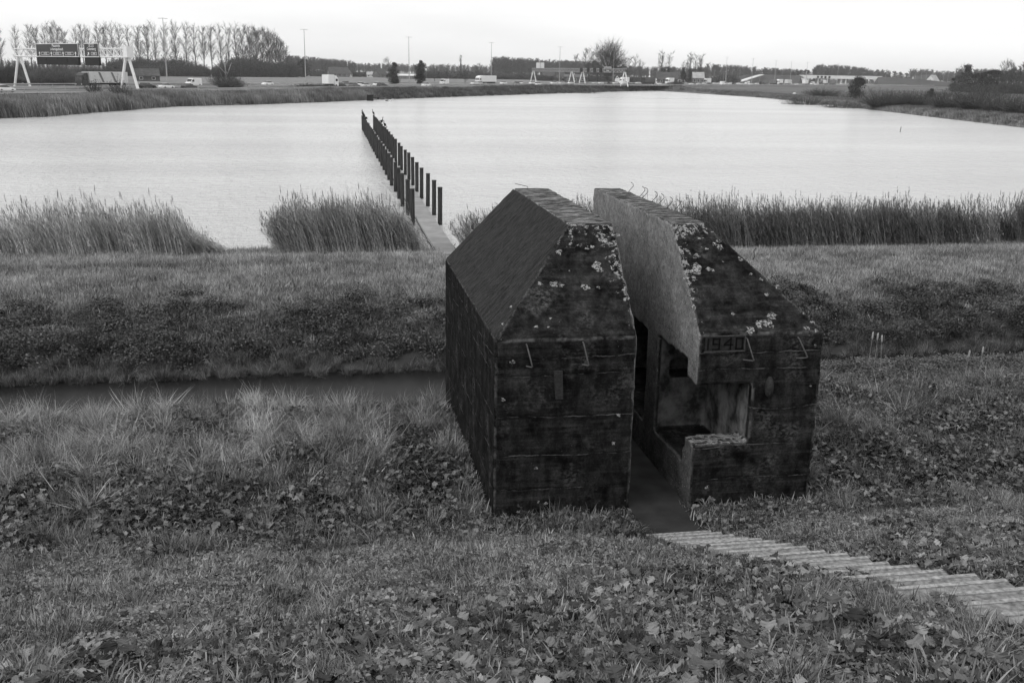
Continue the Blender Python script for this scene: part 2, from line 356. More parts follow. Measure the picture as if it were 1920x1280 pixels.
# ------------------------------------------------------------------ the two bunker halves
BZ = 1.05; WT = 4.57; TT = 6.05
def concrete_mat():
    m, t, b = mat_base('old_bunker_concrete', .9); b.inputs['Specular IOR Level'].default_value = .06
    L = t.links.new
    def nz(sc, det=6, rough=.6, stretch=None, off=0):
        tc = N(t, 'ShaderNodeTexCoord'); mp = N(t, 'ShaderNodeMapping'); mp.inputs['Scale'].default_value = stretch or (1, 1, 1); mp.inputs['Location'].default_value = (off, off * .7, off * .3)
        n = N(t, 'ShaderNodeTexNoise'); n.inputs['Scale'].default_value = sc; n.inputs['Detail'].default_value = det; n.inputs['Roughness'].default_value = rough
        L(tc.outputs['Object'], mp.inputs[0]); L(mp.outputs[0], n.inputs[0]); return n.outputs['Fac']
    def mr(v, a, b_, c, d, smooth=False):
        r = N(t, 'ShaderNodeMapRange'); r.interpolation_type = 'SMOOTHSTEP' if smooth else 'LINEAR'
        for k, q in zip(('From Min', 'From Max', 'To Min', 'To Max'), (a, b_, c, d)): r.inputs[k].default_value = q
        L(v, r.inputs[0]); return r.outputs[0]
    def ma(op, a, b_):
        n = N(t, 'ShaderNodeMath', operation=op)
        for i, q in enumerate((a, b_)):
            if isinstance(q, (int, float)): n.inputs[i].default_value = q
            else: L(q, n.inputs[i])
        return n.outputs[0]
    def mixf(f, a, b_):
        n = N(t, 'ShaderNodeMix', data_type='FLOAT')
        for i, q in zip((0, 2, 3), (f, a, b_)):
            if isinstance(q, (int, float)): n.inputs[i].default_value = q
            else: L(q, n.inputs[i])
        return n.outputs[0]
    def attr(a): n = N(t, 'ShaderNodeAttribute', attribute_name=a); return n.outputs['Fac']
    # weathered formwork faces: near black algae over grey, in blotches and level bands
    bl = nz(3.4, 12, .78); fine = nz(30, 6, .75); band = nz(1.9, 8, .72, (.4, .4, 9.0), 3)
    wall = ma('ADD', mr(bl, .40, .70, .004, .040), mr(band, .5, .75, 0, .026))
    wall = ma('MULTIPLY', wall, mr(fine, .3, .7, .6, 1.9)); wall = ma('MULTIPLY', wall, mr(nz(4, 6, .6, (1.6, 1.6, .5), 67), .35, .65, .4, 1.1)); wall = ma('MULTIPLY', wall, mr(attr('outer'), 0, 1, 1, .55))  # outer side walls darkened in colour to offset the sun from the left
    pale = ma('MULTIPLY', mr(nz(1.7, 5, .6, None, 73), .54, .66, 0, 1), mr(nz(14, 6, .75, (1, 1, 1.6), 79), .45, .62, 0, 1)); wall = ma('ADD', wall, ma('MULTIPLY', pale, .075))
    speck = mr(nz(46, 3, .6, None, 7), .68, .74, 0, 1); patchy = mr(nz(2.0, 5, .6, None, 11), .48, .62, 0, 1)
    wall = ma('ADD', wall, ma('MULTIPLY', ma('MULTIPLY', speck, patchy), .14))
    # board joints: thin level lines, broken, some with pale lime
    tc = N(t, 'ShaderNodeTexCoord'); sp = N(t, 'ShaderNodeSeparateXYZ'); L(tc.outputs['Object'], sp.inputs[0])
    sp_z = sp.outputs['Z']
    zz = ma('ADD', sp.outputs['Z'], mr(nz(.9, 7, .65, None, 19), 0, 1, -.10, .10))
    lines = None; dark = None
    for k, z0 in enumerate((2.18, 2.74, 3.36, 4.02, 4.29)):
        d = ma('ABSOLUTE', ma('SUBTRACT', zz, z0), 0.0)
        li = mr(d, .004, .011, 1, 0); dk = mr(d, .006, .05, 1, 0)
        lines = li if lines is None else ma('MAXIMUM', lines, li); dark = dk if dark is None else ma('MAXIMUM', dark, dk)
    lime = ma('MULTIPLY', lines, mr(nz(2.7, 5, .7, None, 23), .46, .6, 0, 1))
    wall = ma('MULTIPLY', wall, mr(dark, 0, 1, 1, .6)); wall = ma('ADD', wall, ma('MULTIPLY', lime, .10))
    # cut face: sawn concrete with light grains
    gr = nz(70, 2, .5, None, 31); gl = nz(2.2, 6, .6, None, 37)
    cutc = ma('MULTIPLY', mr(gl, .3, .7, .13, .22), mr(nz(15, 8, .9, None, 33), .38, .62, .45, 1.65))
    algae_shade = ma('MULTIPLY', mr(sp_z, 1.6, 4.4, 1, 0), mr(nz(3.0, 8, .7, None, 39), .2, .6, .5, 1.0)); cutc = ma('MULTIPLY', cutc, mr(algae_shade, 0, 1, 1, .20))  # darkens downwards: algae plus the shade of the narrow cut, put into the colour
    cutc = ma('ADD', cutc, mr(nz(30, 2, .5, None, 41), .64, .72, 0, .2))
    # left facing slope: rough grey render with streaks down the slope
    st = nz(8, 10, .82, (.5, 1.8, .5), 43)
    side = ma('MULTIPLY', mr(st, .38, .62, .008, .052), mr(fine, .3, .7, .5, 1.5))
    # plateau: dark moss with pale worn streaks across
    tp = nz(5.5, 9, .78, (.45, 2.6, 1), 47); topc = ma('ADD', mr(tp, .48, .61, .014, .32), mr(fine, .3, .7, -.01, .03))
    # lichen on the slopes near the worn edges
    vo = nz(12, 8, .68, None, 53)
    lich = mr(ma('ADD', vo, mr(attr('lich'), 0, 1, -.24, .045)), .535, .55, 0, 1)
    c = mixf(attr('side'), wall, side); c = mixf(attr('topf'), c, topc)
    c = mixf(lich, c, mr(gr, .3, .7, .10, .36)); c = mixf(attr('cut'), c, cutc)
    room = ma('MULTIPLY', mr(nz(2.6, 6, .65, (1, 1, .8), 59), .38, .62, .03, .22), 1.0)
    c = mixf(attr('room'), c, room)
    c = ma('ADD', c, ma('MULTIPLY', ma('MULTIPLY', attr('worn'), mr(nz(5, 6, .7, None, 71), .4, .65, 0, 1)), .10))
    L(c, b.inputs['Base Color'])
    hgt = ma('ADD', ma('MULTIPLY', fine, .5), ma('ADD', ma('MULTIPLY', bl, .6), ma('MULTIPLY', lines, -.35)))
    hgt = ma('ADD', hgt, ma('MULTIPLY', st, ma('MULTIPLY', attr('side'), .9)))
    bp = N(t, 'ShaderNodeBump'); bp.inputs['Strength'].default_value = .8; bp.inputs['Distance'].default_value = .022
    L(hgt, bp.inputs['Height']); L(bp.outputs[0], b.inputs['Normal'])
    return m
CONC = concrete_mat()

def solid(verts, faces):
    me = bpy.data.meshes.new('tmp'); me.from_pydata(verts, [], faces); me.update()
    bm = bmesh.new(); bm.from_mesh(me); bmesh.ops.recalc_face_normals(bm, faces=bm.faces); bm.to_mesh(me); bm.free(); return me
def box_solid(x0, x1, y0, y1, z0, z1):
    m_ = MB().box(x0, x1, y0, y1, z0, z1); return solid(m_.v, m_.f)
def half_body(side):
    if side == 'L': o, i, p = 2.27, 4.45, 3.70      # outer wall, cut face, plateau edge
    else: o, i, p = 7.49, 5.44, 6.02
    Y0, Y1, YP = 14.0, 20.72, 15.60
    vs = [(o, Y0, BZ), (i, Y0, BZ), (i, Y1, BZ), (o, Y1, BZ),
          (o, Y0, WT), (i, Y0, WT), (i, Y1, WT), (o, Y1, WT), (p, YP, TT), (i, YP, TT), (i, Y1, TT), (p, Y1, TT)]
    fs = [(0, 1, 2, 3), (0, 1, 5, 4), (4, 5, 9, 8), (8, 9, 10, 11), (0, 3, 7, 4), (4, 8, 11, 7), (3, 2, 10, 11, 7), (1, 2, 10, 9, 5)]
    me = solid(vs, fs)
    cuts = []
    if side == 'R':
        e = .05
        cuts = [box_solid(i - e, 6.36, 14.46, 15.92, 2.36, 4.06),      # niche room
                box_solid(i - e, 6.36, 13.9, 14.7, 2.79, 3.76),        # its mouth in the front wall
                box_solid(i - e, 5.66, 14.40, 14.7, 2.60, 3.1),        # chipped step of the sill
                box_solid(5.68, 6.2, 15.8, 16.3, 3.30, 3.62),          # slot in the rear wall of the niche
                box_solid(i - e, 6.7, 16.52, 19.6, 2.32, 4.03)]        # inner room
    else:
        cuts = [box_solid(3.1, i + .05, 16.52, 19.6, 2.32, 4.03)]
    ob = bpy.data.objects.new('bunker_body', me); COL.objects.link(ob); tmp = []
    for c in cuts:
        co = bpy.data.objects.new('cut', c); COL.objects.link(co); tmp.append(co)
        mo = ob.modifiers.new('b', 'BOOLEAN'); mo.operation = 'DIFFERENCE'; mo.object = co; mo.solver = 'EXACT'
    rm = ob.modifiers.new('r', 'REMESH'); rm.mode = 'VOXEL'; rm.voxel_size = .032; rm.adaptivity = 0
    dg = bpy.context.evaluated_depsgraph_get(); nm = bpy.data.meshes.new_from_object(ob.evaluated_get(dg))
    ob.modifiers.clear(); ob.data = nm; nm.name = 'bunker_body'
    for q in tmp: bpy.data.objects.remove(q)
    n = len(nm.vertices); co = np.empty(n * 3); nm.vertices.foreach_get('co', co); co = co.reshape(-1, 3)
    no = np.empty(n * 3); nm.vertices.foreach_get('normal', no); no = no.reshape(-1, 3)
    X, Y, Z = co.T
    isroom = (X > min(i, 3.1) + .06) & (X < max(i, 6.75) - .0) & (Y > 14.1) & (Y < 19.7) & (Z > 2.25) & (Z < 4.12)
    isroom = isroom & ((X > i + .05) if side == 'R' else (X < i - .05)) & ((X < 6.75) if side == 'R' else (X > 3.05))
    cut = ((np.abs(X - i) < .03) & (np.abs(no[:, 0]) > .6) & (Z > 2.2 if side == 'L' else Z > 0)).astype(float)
    topf = (no[:, 2] > .93) & (Z > 5.8); sidef = (no[:, 0] * (-1 if side == 'L' else 1) > .45) & (no[:, 2] > .3)
    sill = (no[:, 2] > .5) & (X > 5.4) & (X < 6.4) & (Y < 14.5) & (Z > 2.7) & (Z < 2.86); topf = topf | sill
    slope = (no[:, 1] < -.4) & (no[:, 2] > .3)
    de = np.minimum(np.abs(X - i), np.where(Z > 5.4, (6.1 - Z) * .7, 9)) 
    lich = np.where(slope, np.clip(1 - de / .5, 0, 1) * np.clip(.45 + (Z - 4.5) / 1.6, 0, 1), 0)
    lich = np.maximum(lich, np.where(slope, np.clip(1 - (Z - 4.57) / .12, 0, 1) * .45, 0))
    lich = np.maximum(lich, np.where(topf, np.clip(1 - (Y - 15.4) / .5, 0, 1) * .9, 0))
    lich = np.maximum(lich, np.where(np.abs(no[:, 1]) > .8, np.clip(1 - np.abs(X - i) / .35, 0, 1) * .42 * (Z < 4.4), 0))
    # worn, chipped surface
    d = np.array([mnoise.noise(Vector(p) * 3.1) * .010 + mnoise.noise(Vector(p) * 11.0) * .007 for p in co])
    flat = [np.array(v_, float) / np.linalg.norm(v_) for v_ in ((1, 0, 0), (-1, 0, 0), (0, 1, 0), (0, -1, 0), (0, 0, 1), (0, 0, -1), (0, -(TT - WT), 1.6), ((TT - WT) * (-1 if side == 'L' else 1), 0, abs(p - o)))]
    edge = np.max([no @ v_ for v_ in flat], 0) < .975
    chip = np.array([max(0, mnoise.noise(Vector(p) * 4.0) + .5 * mnoise.noise(Vector(p) * 12.0) - .02) for p in co]) * .15 * edge * ~isroom
    co2 = co + no * (d * np.where(isroom, .6, 1) - chip)[:, None]
    # a slight batter of the foot of the front wall and the outer corners
    nm.vertices.foreach_set('co', co2.ravel())
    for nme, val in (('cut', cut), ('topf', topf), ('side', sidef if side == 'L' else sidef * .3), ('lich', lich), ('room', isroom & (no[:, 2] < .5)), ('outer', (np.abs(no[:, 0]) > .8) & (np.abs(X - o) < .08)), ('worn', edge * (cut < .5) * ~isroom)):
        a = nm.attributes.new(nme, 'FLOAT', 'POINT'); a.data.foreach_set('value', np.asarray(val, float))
    nm.update(); nm.materials.clear(); nm.materials.append(CONC)
    nm.polygons.foreach_set('use_smooth', [True] * len(nm.polygons))
    return ob

SL_P = (0, 14.0, WT); SL_N = (0, -(TT - WT), 1.6)
WALL_P = (0, 14.0, 0); WALL_N = (0, -1, 0)
lichen_m = mnoise_mat('pale_lichen', .10, .46, 55.0, detail=6, bump=.5, bdist=.006)
def _ragged(m):     # lichen dies back in rings and spots: dark stone shows through
    t = m.node_tree; b = t.nodes['Principled BSDF']; l = b.inputs['Base Color'].links[0].from_socket; tc = N(t, 'ShaderNodeTexCoord'); n = N(t, 'ShaderNodeTexNoise'); n.inputs['Scale'].default_value = 26; n.inputs['Detail'].default_value = 7; n.inputs['Roughness'].default_value = .75
    r = N(t, 'ShaderNodeMapRange'); r.inputs['From Min'].default_value = .47; r.inputs['From Max'].default_value = .52; mx_ = N(t, 'ShaderNodeMix', data_type='FLOAT'); t.links.new(tc.outputs['Object'], n.inputs[0]); t.links.new(n.outputs['Fac'], r.inputs[0]); t.links.new(r.outputs[0], mx_.inputs[0]); mx_.inputs[2].default_value = .022; t.links.new(l, mx_.inputs[3]); t.links.new(mx_.outputs[0], b.inputs['Base Color'])
_ragged(lichen_m)
def lichen(px, py, r_px, parent, plane='slope', seed=0):
    p0, n = (SL_P, SL_N) if plane == 'slope' else (WALL_P, WALL_N)
    p = Vector(at_plane(px, py, p0, n)); n = Vector(n).normalized(); a = Vector((1, 0, 0)); b = n.cross(a).normalized()
    R = random.Random(seed); rad = r_px * (p - Vector(CAMP)).length / F_PX * 1.05; K = 26; ph = [R.uniform(0, 6.28) for _ in range(5)]
    asp = R.uniform(.75, 1.1); bite = R.uniform(0, 6.28); v = []; f = []
    for ring, (q, h) in enumerate(((.0, .008), (.45, .009), (.8, .010), (1.0, .002))):
        for k in range(K):
            t = 2 * math.pi * k / K
            rr = rad * (1 + .16 * math.sin(2 * t + ph[0]) + .13 * math.sin(3 * t + ph[1]) + .09 * math.sin(5 * t + ph[2]) + .06 * math.sin(9 * t + ph[3]))
            if abs(((t - bite + math.pi) % (2 * math.pi)) - math.pi) < .5: rr *= .55
            v.append(p + a * (rr * q * math.cos(t)) + b * (rr * asp * q * math.sin(t)) + n * h)
        if ring:
            for k in range(K): k2 = (k + 1) % K; f.append(((ring - 1) * K + k, (ring - 1) * K + k2, ring * K + k2, ring * K + k))
    return MB().add(v, f).build('lichen_patch', lichen_m, parent)

def hook(parent, pts, r=.011, mat='iron_hook', name='iron_hook'):
    return MB().tube(pts, r, 8).build(name, MT[mat], parent, smooth=True)

bl = empty('bunker_half', (2.27, 14, 1.7)); tag(bl, 'closed left half of the sawn concrete bunker, with no opening in its front', 'bunker')
br = empty('bunker_half', (5.44, 14, 1.7)); tag(br, 'right half of the sawn bunker, dated 1940, with an open niche at its corner', 'bunker')
def adopt(o, par):
    o.parent = par; o.matrix_parent_inverse = Matrix.Translation(-par.location); return o
class Par:      # children are modelled in scene coordinates
    def __init__(s, e): s.e = e
def under(e, o): return adopt(o, e)
under(bl, half_body('L')); under(br, half_body('R'))
LL = [(1070, 458, 4), (1087, 460, 4.5), (1048, 473, 6), (1101, 466, 4), (1111, 463, 4), (1121, 500, 10), (1148, 502, 5), (1098, 538, 8), (1040, 533, 9), (1052, 535, 6), (1013, 533, 5), (1131, 450, 8), (1147, 456, 9), (1155, 440, 7),
      (1005, 613, 4), (1032, 597, 2.5), (1028, 613, 2.5), (1122, 539, 3), (958, 575, 3), (943, 607, 3), (1135, 483, 3), (1150, 480, 5), (1168, 545, 4), (1178, 560, 3), (1068, 508, 2), (1165, 520, 3)]
LR = [(1288, 431, 7), (1299, 430, 5), (1281, 441, 6), (1304, 505, 12), (1331, 505, 7), (1347, 452, 5), (1349, 464, 7), (1341, 458, 5), (1326, 468, 4), (1306, 480, 7), (1388, 486, 4), (1448, 593, 9), (1425, 607, 9), (1441, 608, 10), (1406, 620, 9), (1438, 552, 4), (1287, 520, 5), (1283, 500, 4),
      (1374, 588, 4), (1524, 604, 4), (1408, 514, 3), (1355, 490, 2), (1457, 537, 4), (1505, 587, 3), (1427, 524, 3), (1512, 615, 5), (1530, 620, 4), (1292, 555, 3), (1297, 575, 3)]
for k, (x, y, r) in enumerate(LL): under(bl, lichen(x, y, r, None, seed=k))
for k, (x, y, r) in enumerate([(961, 678, 4.5), (943, 749, 4), (1005, 877, 3), (1160, 777, 4), (1150, 830, 4), (1023, 944, 4), (1009, 940, 3)]): under(bl, lichen(x, y, r, None, 'wall', seed=80 + k))
for k, (x, y, r) in enumerate(LR): under(br, lichen(x, y, r, None, seed=40 + k))
for k, (x, y, r) in enumerate([(1529, 648, 3), (1326, 913, 4), (1519, 722, 2.5)]): under(br, lichen(x, y, r, None, 'wall', seed=120 + k))
def wallp(px, py, off=0.0):
    p = at_plane(px, py, WALL_P, WALL_N); return (p[0], 14 - off, p[2])
for e, (x0, y0, x1, y1, x2, y2) in ((bl, (987, 645, 996, 690, 987, 682)), (bl, (1093, 641, 1101, 687, 1092, 679)), (br, (1399, 633, 1409, 678, 1394, 670)), (br, (1496, 632, 1509, 672, 1493, 667))):
    a = Vector(wallp(x0, y0, -.02)); b = Vector(wallp(x1, y1 - 6, .10)); c = Vector(wallp(x2, y2 + 4, -.02))
    under(e, hook(None, [a, a + Vector((0, -.07, -.01)), b + (a - b) * .12, b, b + (c - b) * .12 + Vector((0, 0, -.01)), c + Vector((0, -.03, 0)), c]))
# rusted plate on the left half
p = [wallp(*q) for q in ((1038, 695), (1054, 694), (1055, 747), (1041, 747))]
under(bl, MB().prism([(p[0][0], p[0][2]), (p[1][0], p[1][2]), (p[2][0], p[2][2]), (p[3][0], p[3][2])], 1, 13.96, 14.03).build('iron_plate', MT['iron']))
# blunt oval iron stud on the right half
o_ = MB().ell((6.64, 14.0, 3.70), (.07, .11, .17), 14, 10).build('iron_stud', MT['iron'], smooth=True); under(br, o_)
# date panel, 1940, raised frame with the figures in it
panel = MB()
x0, x1, z0, z1 = 5.535, 6.165, 4.315, 4.545; Yf = 13.985
panel.box(x0, x1, Yf - .002, 14.02, z0, z1)
pn = panel.build('date_panel', mnoise_mat('date_panel_concrete', .016, .034, 18, bump=.5)); under(br, pn)
fr = MB()
fr.box(x0 - .015, x1 + .015, Yf - .016, Yf, z0 - .016, z0); fr.box(x0 - .015, x1 + .015, Yf - .012, Yf, z1, z1 + .014)
fr.box(x1, x1 + .014, Yf - .012, Yf, z0, z1)
under(br, fr.build('date_panel_frame', mnoise_mat('date_frame_concrete', .035, .09, 22, bump=.4)))
digits = MB(); th = .024; hgt = .165; zz0 = 4.345
def bar(xa, za, xb, zb, w=.024):
    a = Vector((xa, za)); b = Vector((xb, zb)); d = (b - a).normalized(); n_ = Vector((-d.y, d.x)) * w / 2; a -= d * w / 2; b += d * w / 2
    digits.prism([tuple(a + n_), tuple(b + n_), tuple(b - n_), tuple(a - n_)], 1, Yf - .010, Yf + .004)
bx_ = 5.575
bar(bx_, zz0, bx_, zz0 + hgt)
bx_ = 5.655; bar(bx_, zz0, bx_ + .1, zz0); bar(bx_ + .1, zz0, bx_ + .1, zz0 + hgt); bar(bx_ + .1, zz0 + hgt, bx_, zz0 + hgt); bar(bx_, zz0 + hgt, bx_, zz0 + hgt * .5); bar(bx_, zz0 + hgt * .5, bx_ + .1, zz0 + hgt * .5)
bx_ = 5.84; bar(bx_ + .1, zz0, bx_ + .1, zz0 + hgt); bar(bx_ + .1, zz0 + hgt, bx_, zz0 + hgt * .45); bar(bx_, zz0 + hgt * .4, bx_ + .13, zz0 + hgt * .4)
bx_ = 6.03; bar(bx_, zz0, bx_ + .1, zz0); bar(bx_ + .1, zz0, bx_ + .1, zz0 + hgt); bar(bx_ + .1, zz0 + hgt, bx_, zz0 + hgt); bar(bx_, zz0 + hgt, bx_, zz0)
under(br, digits.build('year_numerals', mnoise_mat('dark_numerals', .003, .006, 10)))
# bent reinforcement wires
def wire(e, pts): under(e, MB().tube(pts, .006, 5).build('rebar_hook', MT['wire'], smooth=True))
for px, py in ((963, 368), (929, 400), (888, 434), (855, 470)):
    q = Vector(at_plane(px, py, (0, 20.72, 0), (0, -1, 0))); wire(bl, [q + Vector((.06, -.35, .0)), q + Vector((.02, -.02, .03)), q + Vector((-.03, 0, .06)), q + Vector((-.045, 0, .11)), q + Vector((-.01, 0, .15))])
wire(bl, [Vector((4.0, 20.6, 6.03)), Vector((3.98, 20.6, 6.10)), Vector((3.72, 20.6, 6.16))])
for yy in (20.0, 19.2, 19.0, 18.4, 18.0, 17.5, 17.1):
    wire(br, [Vector((5.98, yy, 6.03)), Vector((6.03, yy - .02, 6.10)), Vector((6.10, yy, 6.17)), Vector((6.09, yy, 6.22)), Vector((6.04, yy, 6.25))])
for e, px, py in ((bl, 1116, 480), (bl, 1128, 600), (bl, 1014, 540), (bl, 1087, 535), (bl, 1058, 470), (bl, 975, 590), (br, 1290, 487), (br, 1330, 600), (br, 1350, 530), (br, 1413, 485), (br, 1438, 560), (br, 1470, 545)):
    q = Vector(at_plane(px, py, SL_P, SL_N)); s = 1 if (px % 2) else -1
    wire(e, [q + Vector((0, .02, -.02)), q + Vector((0, -.04, .05)), q + Vector((.05, -.06, .05)), q + Vector((.15, -.06, .05)), q + Vector((.17, -.06, .09))] if s < 0 else [q + Vector((0, .02, -.02)), q + Vector((.0, -.03, .05)), q + Vector((-.02, -.03, .13)), q + Vector((.01, -.03, .18))])

# ------------------------------------------------------------------ walkway, stairs, jetty
slab_m = mnoise_mat('walkway_concrete', .02, .042, 3.0, detail=8, bump=.25)
stair_m = mnoise_mat('exposed_aggregate', .09, .29, 20.0, detail=14, bump=.5, bdist=.01)
nose_m = mnoise_mat('worn_step_edge', .14, .42, 22.0, detail=12, bump=.4, bdist=.01)
jetty_m = mnoise_mat('jetty_concrete', .20, .31, 1.2, detail=8, bump=.2)
t_ = empty('walkway', (4.95, 13, 1.6)); tag(t_, 'dark concrete walkway slab running through the cut between the bunker halves', 'walkway')
ys_ = [12.98, 17.6, 22.2, 26.8]
for a, b in zip(ys_[:-1], ys_[1:]): under(t_, MB().box(4.475, 5.415, a + .006, b - .006, 1.60, 1.75).build('slab', slab_m))
# the path goes on down over the ditch to the jetty
t_ = empty('footpath', (4.95, 27, 1.5)); tag(t_, 'narrow concrete footpath hidden behind the bunker, leading down to the jetty', 'path')
pth = MB(); pts = [(26.8, 1.70), (30, 1.35), (34, 1.12), (39, .98), (41.5, .84), (43.2, .56)]
for (a, za), (b, zb) in zip(pts[:-1], pts[1:]): pth.prism([(a, za), (b, zb), (b, zb - .16), (a, za - .16)], 0, 4.48, 5.41)
under(t_, pth.build('path_slab', jetty_m))
t_ = empty('stairway', (4.95, 12.9, 1.7)); tag(t_, 'pale concrete stairs climbing the grassy dike from the walkway, half overgrown', 'stairs')
for k in range(27):
    y1 = 12.98 - .42 * k; z1_ = 1.81 + .171 * k
    j = rnd.uniform(-.03, .03); z1_ += rnd.uniform(-.014, .014); y1 += rnd.uniform(-.015, .015)
    st = MB().box(4.42 + j, 5.44 + j, y1 - .44, y1, z1_ - .30, z1_)
    o = st.build('step', stair_m); bv = o.modifiers.new('bevel', 'BEVEL'); bv.width = .012; bv.segments = 2; under(t_, o)
    o2 = MB().box(4.425 + j, 5.435 + j, y1 - .04, y1 + .008, z1_ - .05, z1_ + .006).build('nosing', nose_m); o2.parent = o
t_ = empty('jetty', (5, 43, .3)); tag(t_, 'long pale concrete jetty running out into the lake between the posts', 'jetty')
under(t_, MB().box(4.50, 5.46, 42.9, 150.0, .32, .45).build('deck', jetty_m))
bm_ = MB(); bm_.box(4.58, 4.70, 42.9, 150, .08, .318); bm_.box(5.26, 5.38, 42.9, 150, .08, .318)
under(t_, bm_.build('beam', MT['post']))
for yy in np.arange(46, 150, 8.0):
    for xx in (4.64, 5.32): under(t_, MB().tube([(xx, yy, -1.4), (xx, yy, .1)], .07, 6).build('pile', MT['post']))

def post_proto():
    e = empty('mooring_post'); 
    m_ = MB().tube([(0, 0, -1.5), (0, 0, 2.06)], .13, 14); under(e, m_.build('shaft', MT['post'], smooth=False))
    m_ = MB().tube([(0, 0, 2.055), (0, 0, 2.10)], [.145, .14], 14); under(e, m_.build('cap', MT['post_top']))
    return e
pp = post_proto(); first = True
NP = 24
for row, ux in (('right', 5.86), ('left', 4.27)):
    for k in range(NP):
        if row == 'right': yy = 56.1 + 4.02 * k
        else: yy = 56.0 + 4.02 * k
        o = pp if first else copy_tree(pp); first = False
        o.location = (ux + rnd.uniform(-.04, .04), yy + rnd.uniform(-.1, .1), rnd.uniform(-.05, .05)); o.rotation_euler = (rnd.uniform(-.008, .008), rnd.uniform(-.012, .012), rnd.uniform(0, 6))
        order = ['first', 'second', 'third', 'fourth', 'fifth', 'sixth', 'seventh', 'eighth', 'ninth', 'tenth', 'eleventh', 'twelfth', 'thirteenth', 'fourteenth', 'fifteenth', 'sixteenth', 'seventeenth', 'eighteenth', 'nineteenth', 'twentieth', 'twenty first', 'twenty second', 'twenty third', 'farthest'][k]
        if k == 0: lab = 'nearest dark timber post of the %s row beside the jetty' % row
        elif k == NP - 1: lab = 'farthest dark timber post of the %s row out in the lake' % row
        else: lab = '%s dark timber post from the shore in the %s row along the jetty' % (order, row)
        tag(o, lab, 'post', 'dark timber posts in two rows along the jetty')

def bird_proto():
    m_ = MB(); m_.ell((0, 0, .28), (.10, .16, .14), 10, 7); m_.tube([(0, -.10, .34), (0, -.16, .5), (0, -.13, .62), (0, -.18, .68)], [.06, .035, .03, .028], 8)
    m_.ell((0, -.19, .69), (.032, .055, .035), 8, 6); m_.tube([(0, -.23, .69), (0, -.32, .68)], [.014, .005], 6); m_.add([(-.03, .12, .22), (.03, .12, .22), (.05, .32, .02), (-.05, .32, .02), (0, .12, .17)], [(0, 1, 2, 3), (4, 3, 2), (0, 3, 4), (1, 4, 2)])
    m_.tube([(-.04, -.02, 0), (-.04, 0, .18)], .015, 5); m_.tube([(.04, -.02, 0), (.04, 0, .18)], .015, 5)
    return m_
bp_ = None
for row, k, words in (('right', 23, 'on the farthest post of the right row'), ('right', 17, 'on the seventh last post of the right row'), ('right', 15, 'on the ninth last post of the right row'), ('left', 23, 'on the farthest post of the left row'), ('left', 22, 'on the last but one post of the left row'), ('left', 21, 'on the third last post of the left row'), ('left', 19, 'on the fifth last post of the left row')):
    if bp_ is None: o = bp_ = bird_proto().build('perched_bird', MT['bird'], smooth=True)
    else: o = bp_.copy(); COL.objects.link(o)
    o.location = ((5.86 if row == 'right' else 4.27), (56.1 if row == 'right' else 56.0) + 4.02 * k, 2.1); o.rotation_euler = (0, 0, rnd.uniform(-1.8, 1.8)); o.scale = (1.15,) * 3
    tag(o, 'dark water bird perched ' + words, 'bird', 'birds perched on the jetty posts')
#BEGIN2
# ------------------------------------------------------------------ scattering of what nobody could count
def src_coll(name, meshes):
    c = bpy.data.collections.new(name)
    for k, me in enumerate(meshes): c.objects.link(bpy.data.objects.new('%s_%02d' % (name, k), me))
    return c
def scatter(name, P, rot, scl, idx, tone, coll, label, cat, parent=None):
    P = np.asarray(P, float); n = len(P)
    me = bpy.data.meshes.new(name); me.vertices.add(n); me.vertices.foreach_set('co', P.ravel())
    for nm, ty, val in (('rot', 'FLOAT_VECTOR', rot), ('scl', 'FLOAT_VECTOR', scl), ('idx', 'INT', idx), ('tone', 'FLOAT', tone)):
        a = me.attributes.new(nm, ty, 'POINT'); v = np.asarray(val)
        a.data.foreach_set('vector' if ty == 'FLOAT_VECTOR' else 'value', v.ravel().astype(np.int32 if ty == 'INT' else np.float32))
    o = bpy.data.objects.new(name, me); COL.objects.link(o)
    g = bpy.data.node_groups.new('scatter_' + name, 'GeometryNodeTree')
    g.interface.new_socket('Geometry', in_out='INPUT', socket_type='NodeSocketGeometry'); g.interface.new_socket('Geometry', in_out='OUTPUT', socket_type='NodeSocketGeometry')
    gi = g.nodes.new('NodeGroupInput'); go = g.nodes.new('NodeGroupOutput'); ip = g.nodes.new('GeometryNodeInstanceOnPoints'); ci = g.nodes.new('GeometryNodeCollectionInfo')
    ci.inputs['Collection'].default_value = coll; ci.inputs['Separate Children'].default_value = True; ci.inputs['Reset Children'].default_value = True
    def na(nm, ty): q = g.nodes.new('GeometryNodeInputNamedAttribute'); q.data_type = ty; q.inputs['Name'].default_value = nm; return q.outputs['Attribute']
    er = g.nodes.new('FunctionNodeEulerToRotation'); L = g.links.new
    m2p = g.nodes.new('GeometryNodeMeshToPoints')
    L(gi.outputs[0], m2p.inputs['Mesh']); L(m2p.outputs[0], ip.inputs['Points']); L(ci.outputs[0], ip.inputs['Instance']); ip.inputs['Pick Instance'].default_value = True
    L(na('idx', 'INT'), ip.inputs['Instance Index']); L(na('rot', 'FLOAT_VECTOR'), er.inputs[0]); L(er.outputs[0], ip.inputs['Rotation']); L(na('scl', 'FLOAT_VECTOR'), ip.inputs['Scale'])
    L(ip.outputs[0], go.inputs[0]); md = o.modifiers.new('scatter', 'NODES'); md.node_group = g
    tag(o, label, cat, kind='stuff'); return o

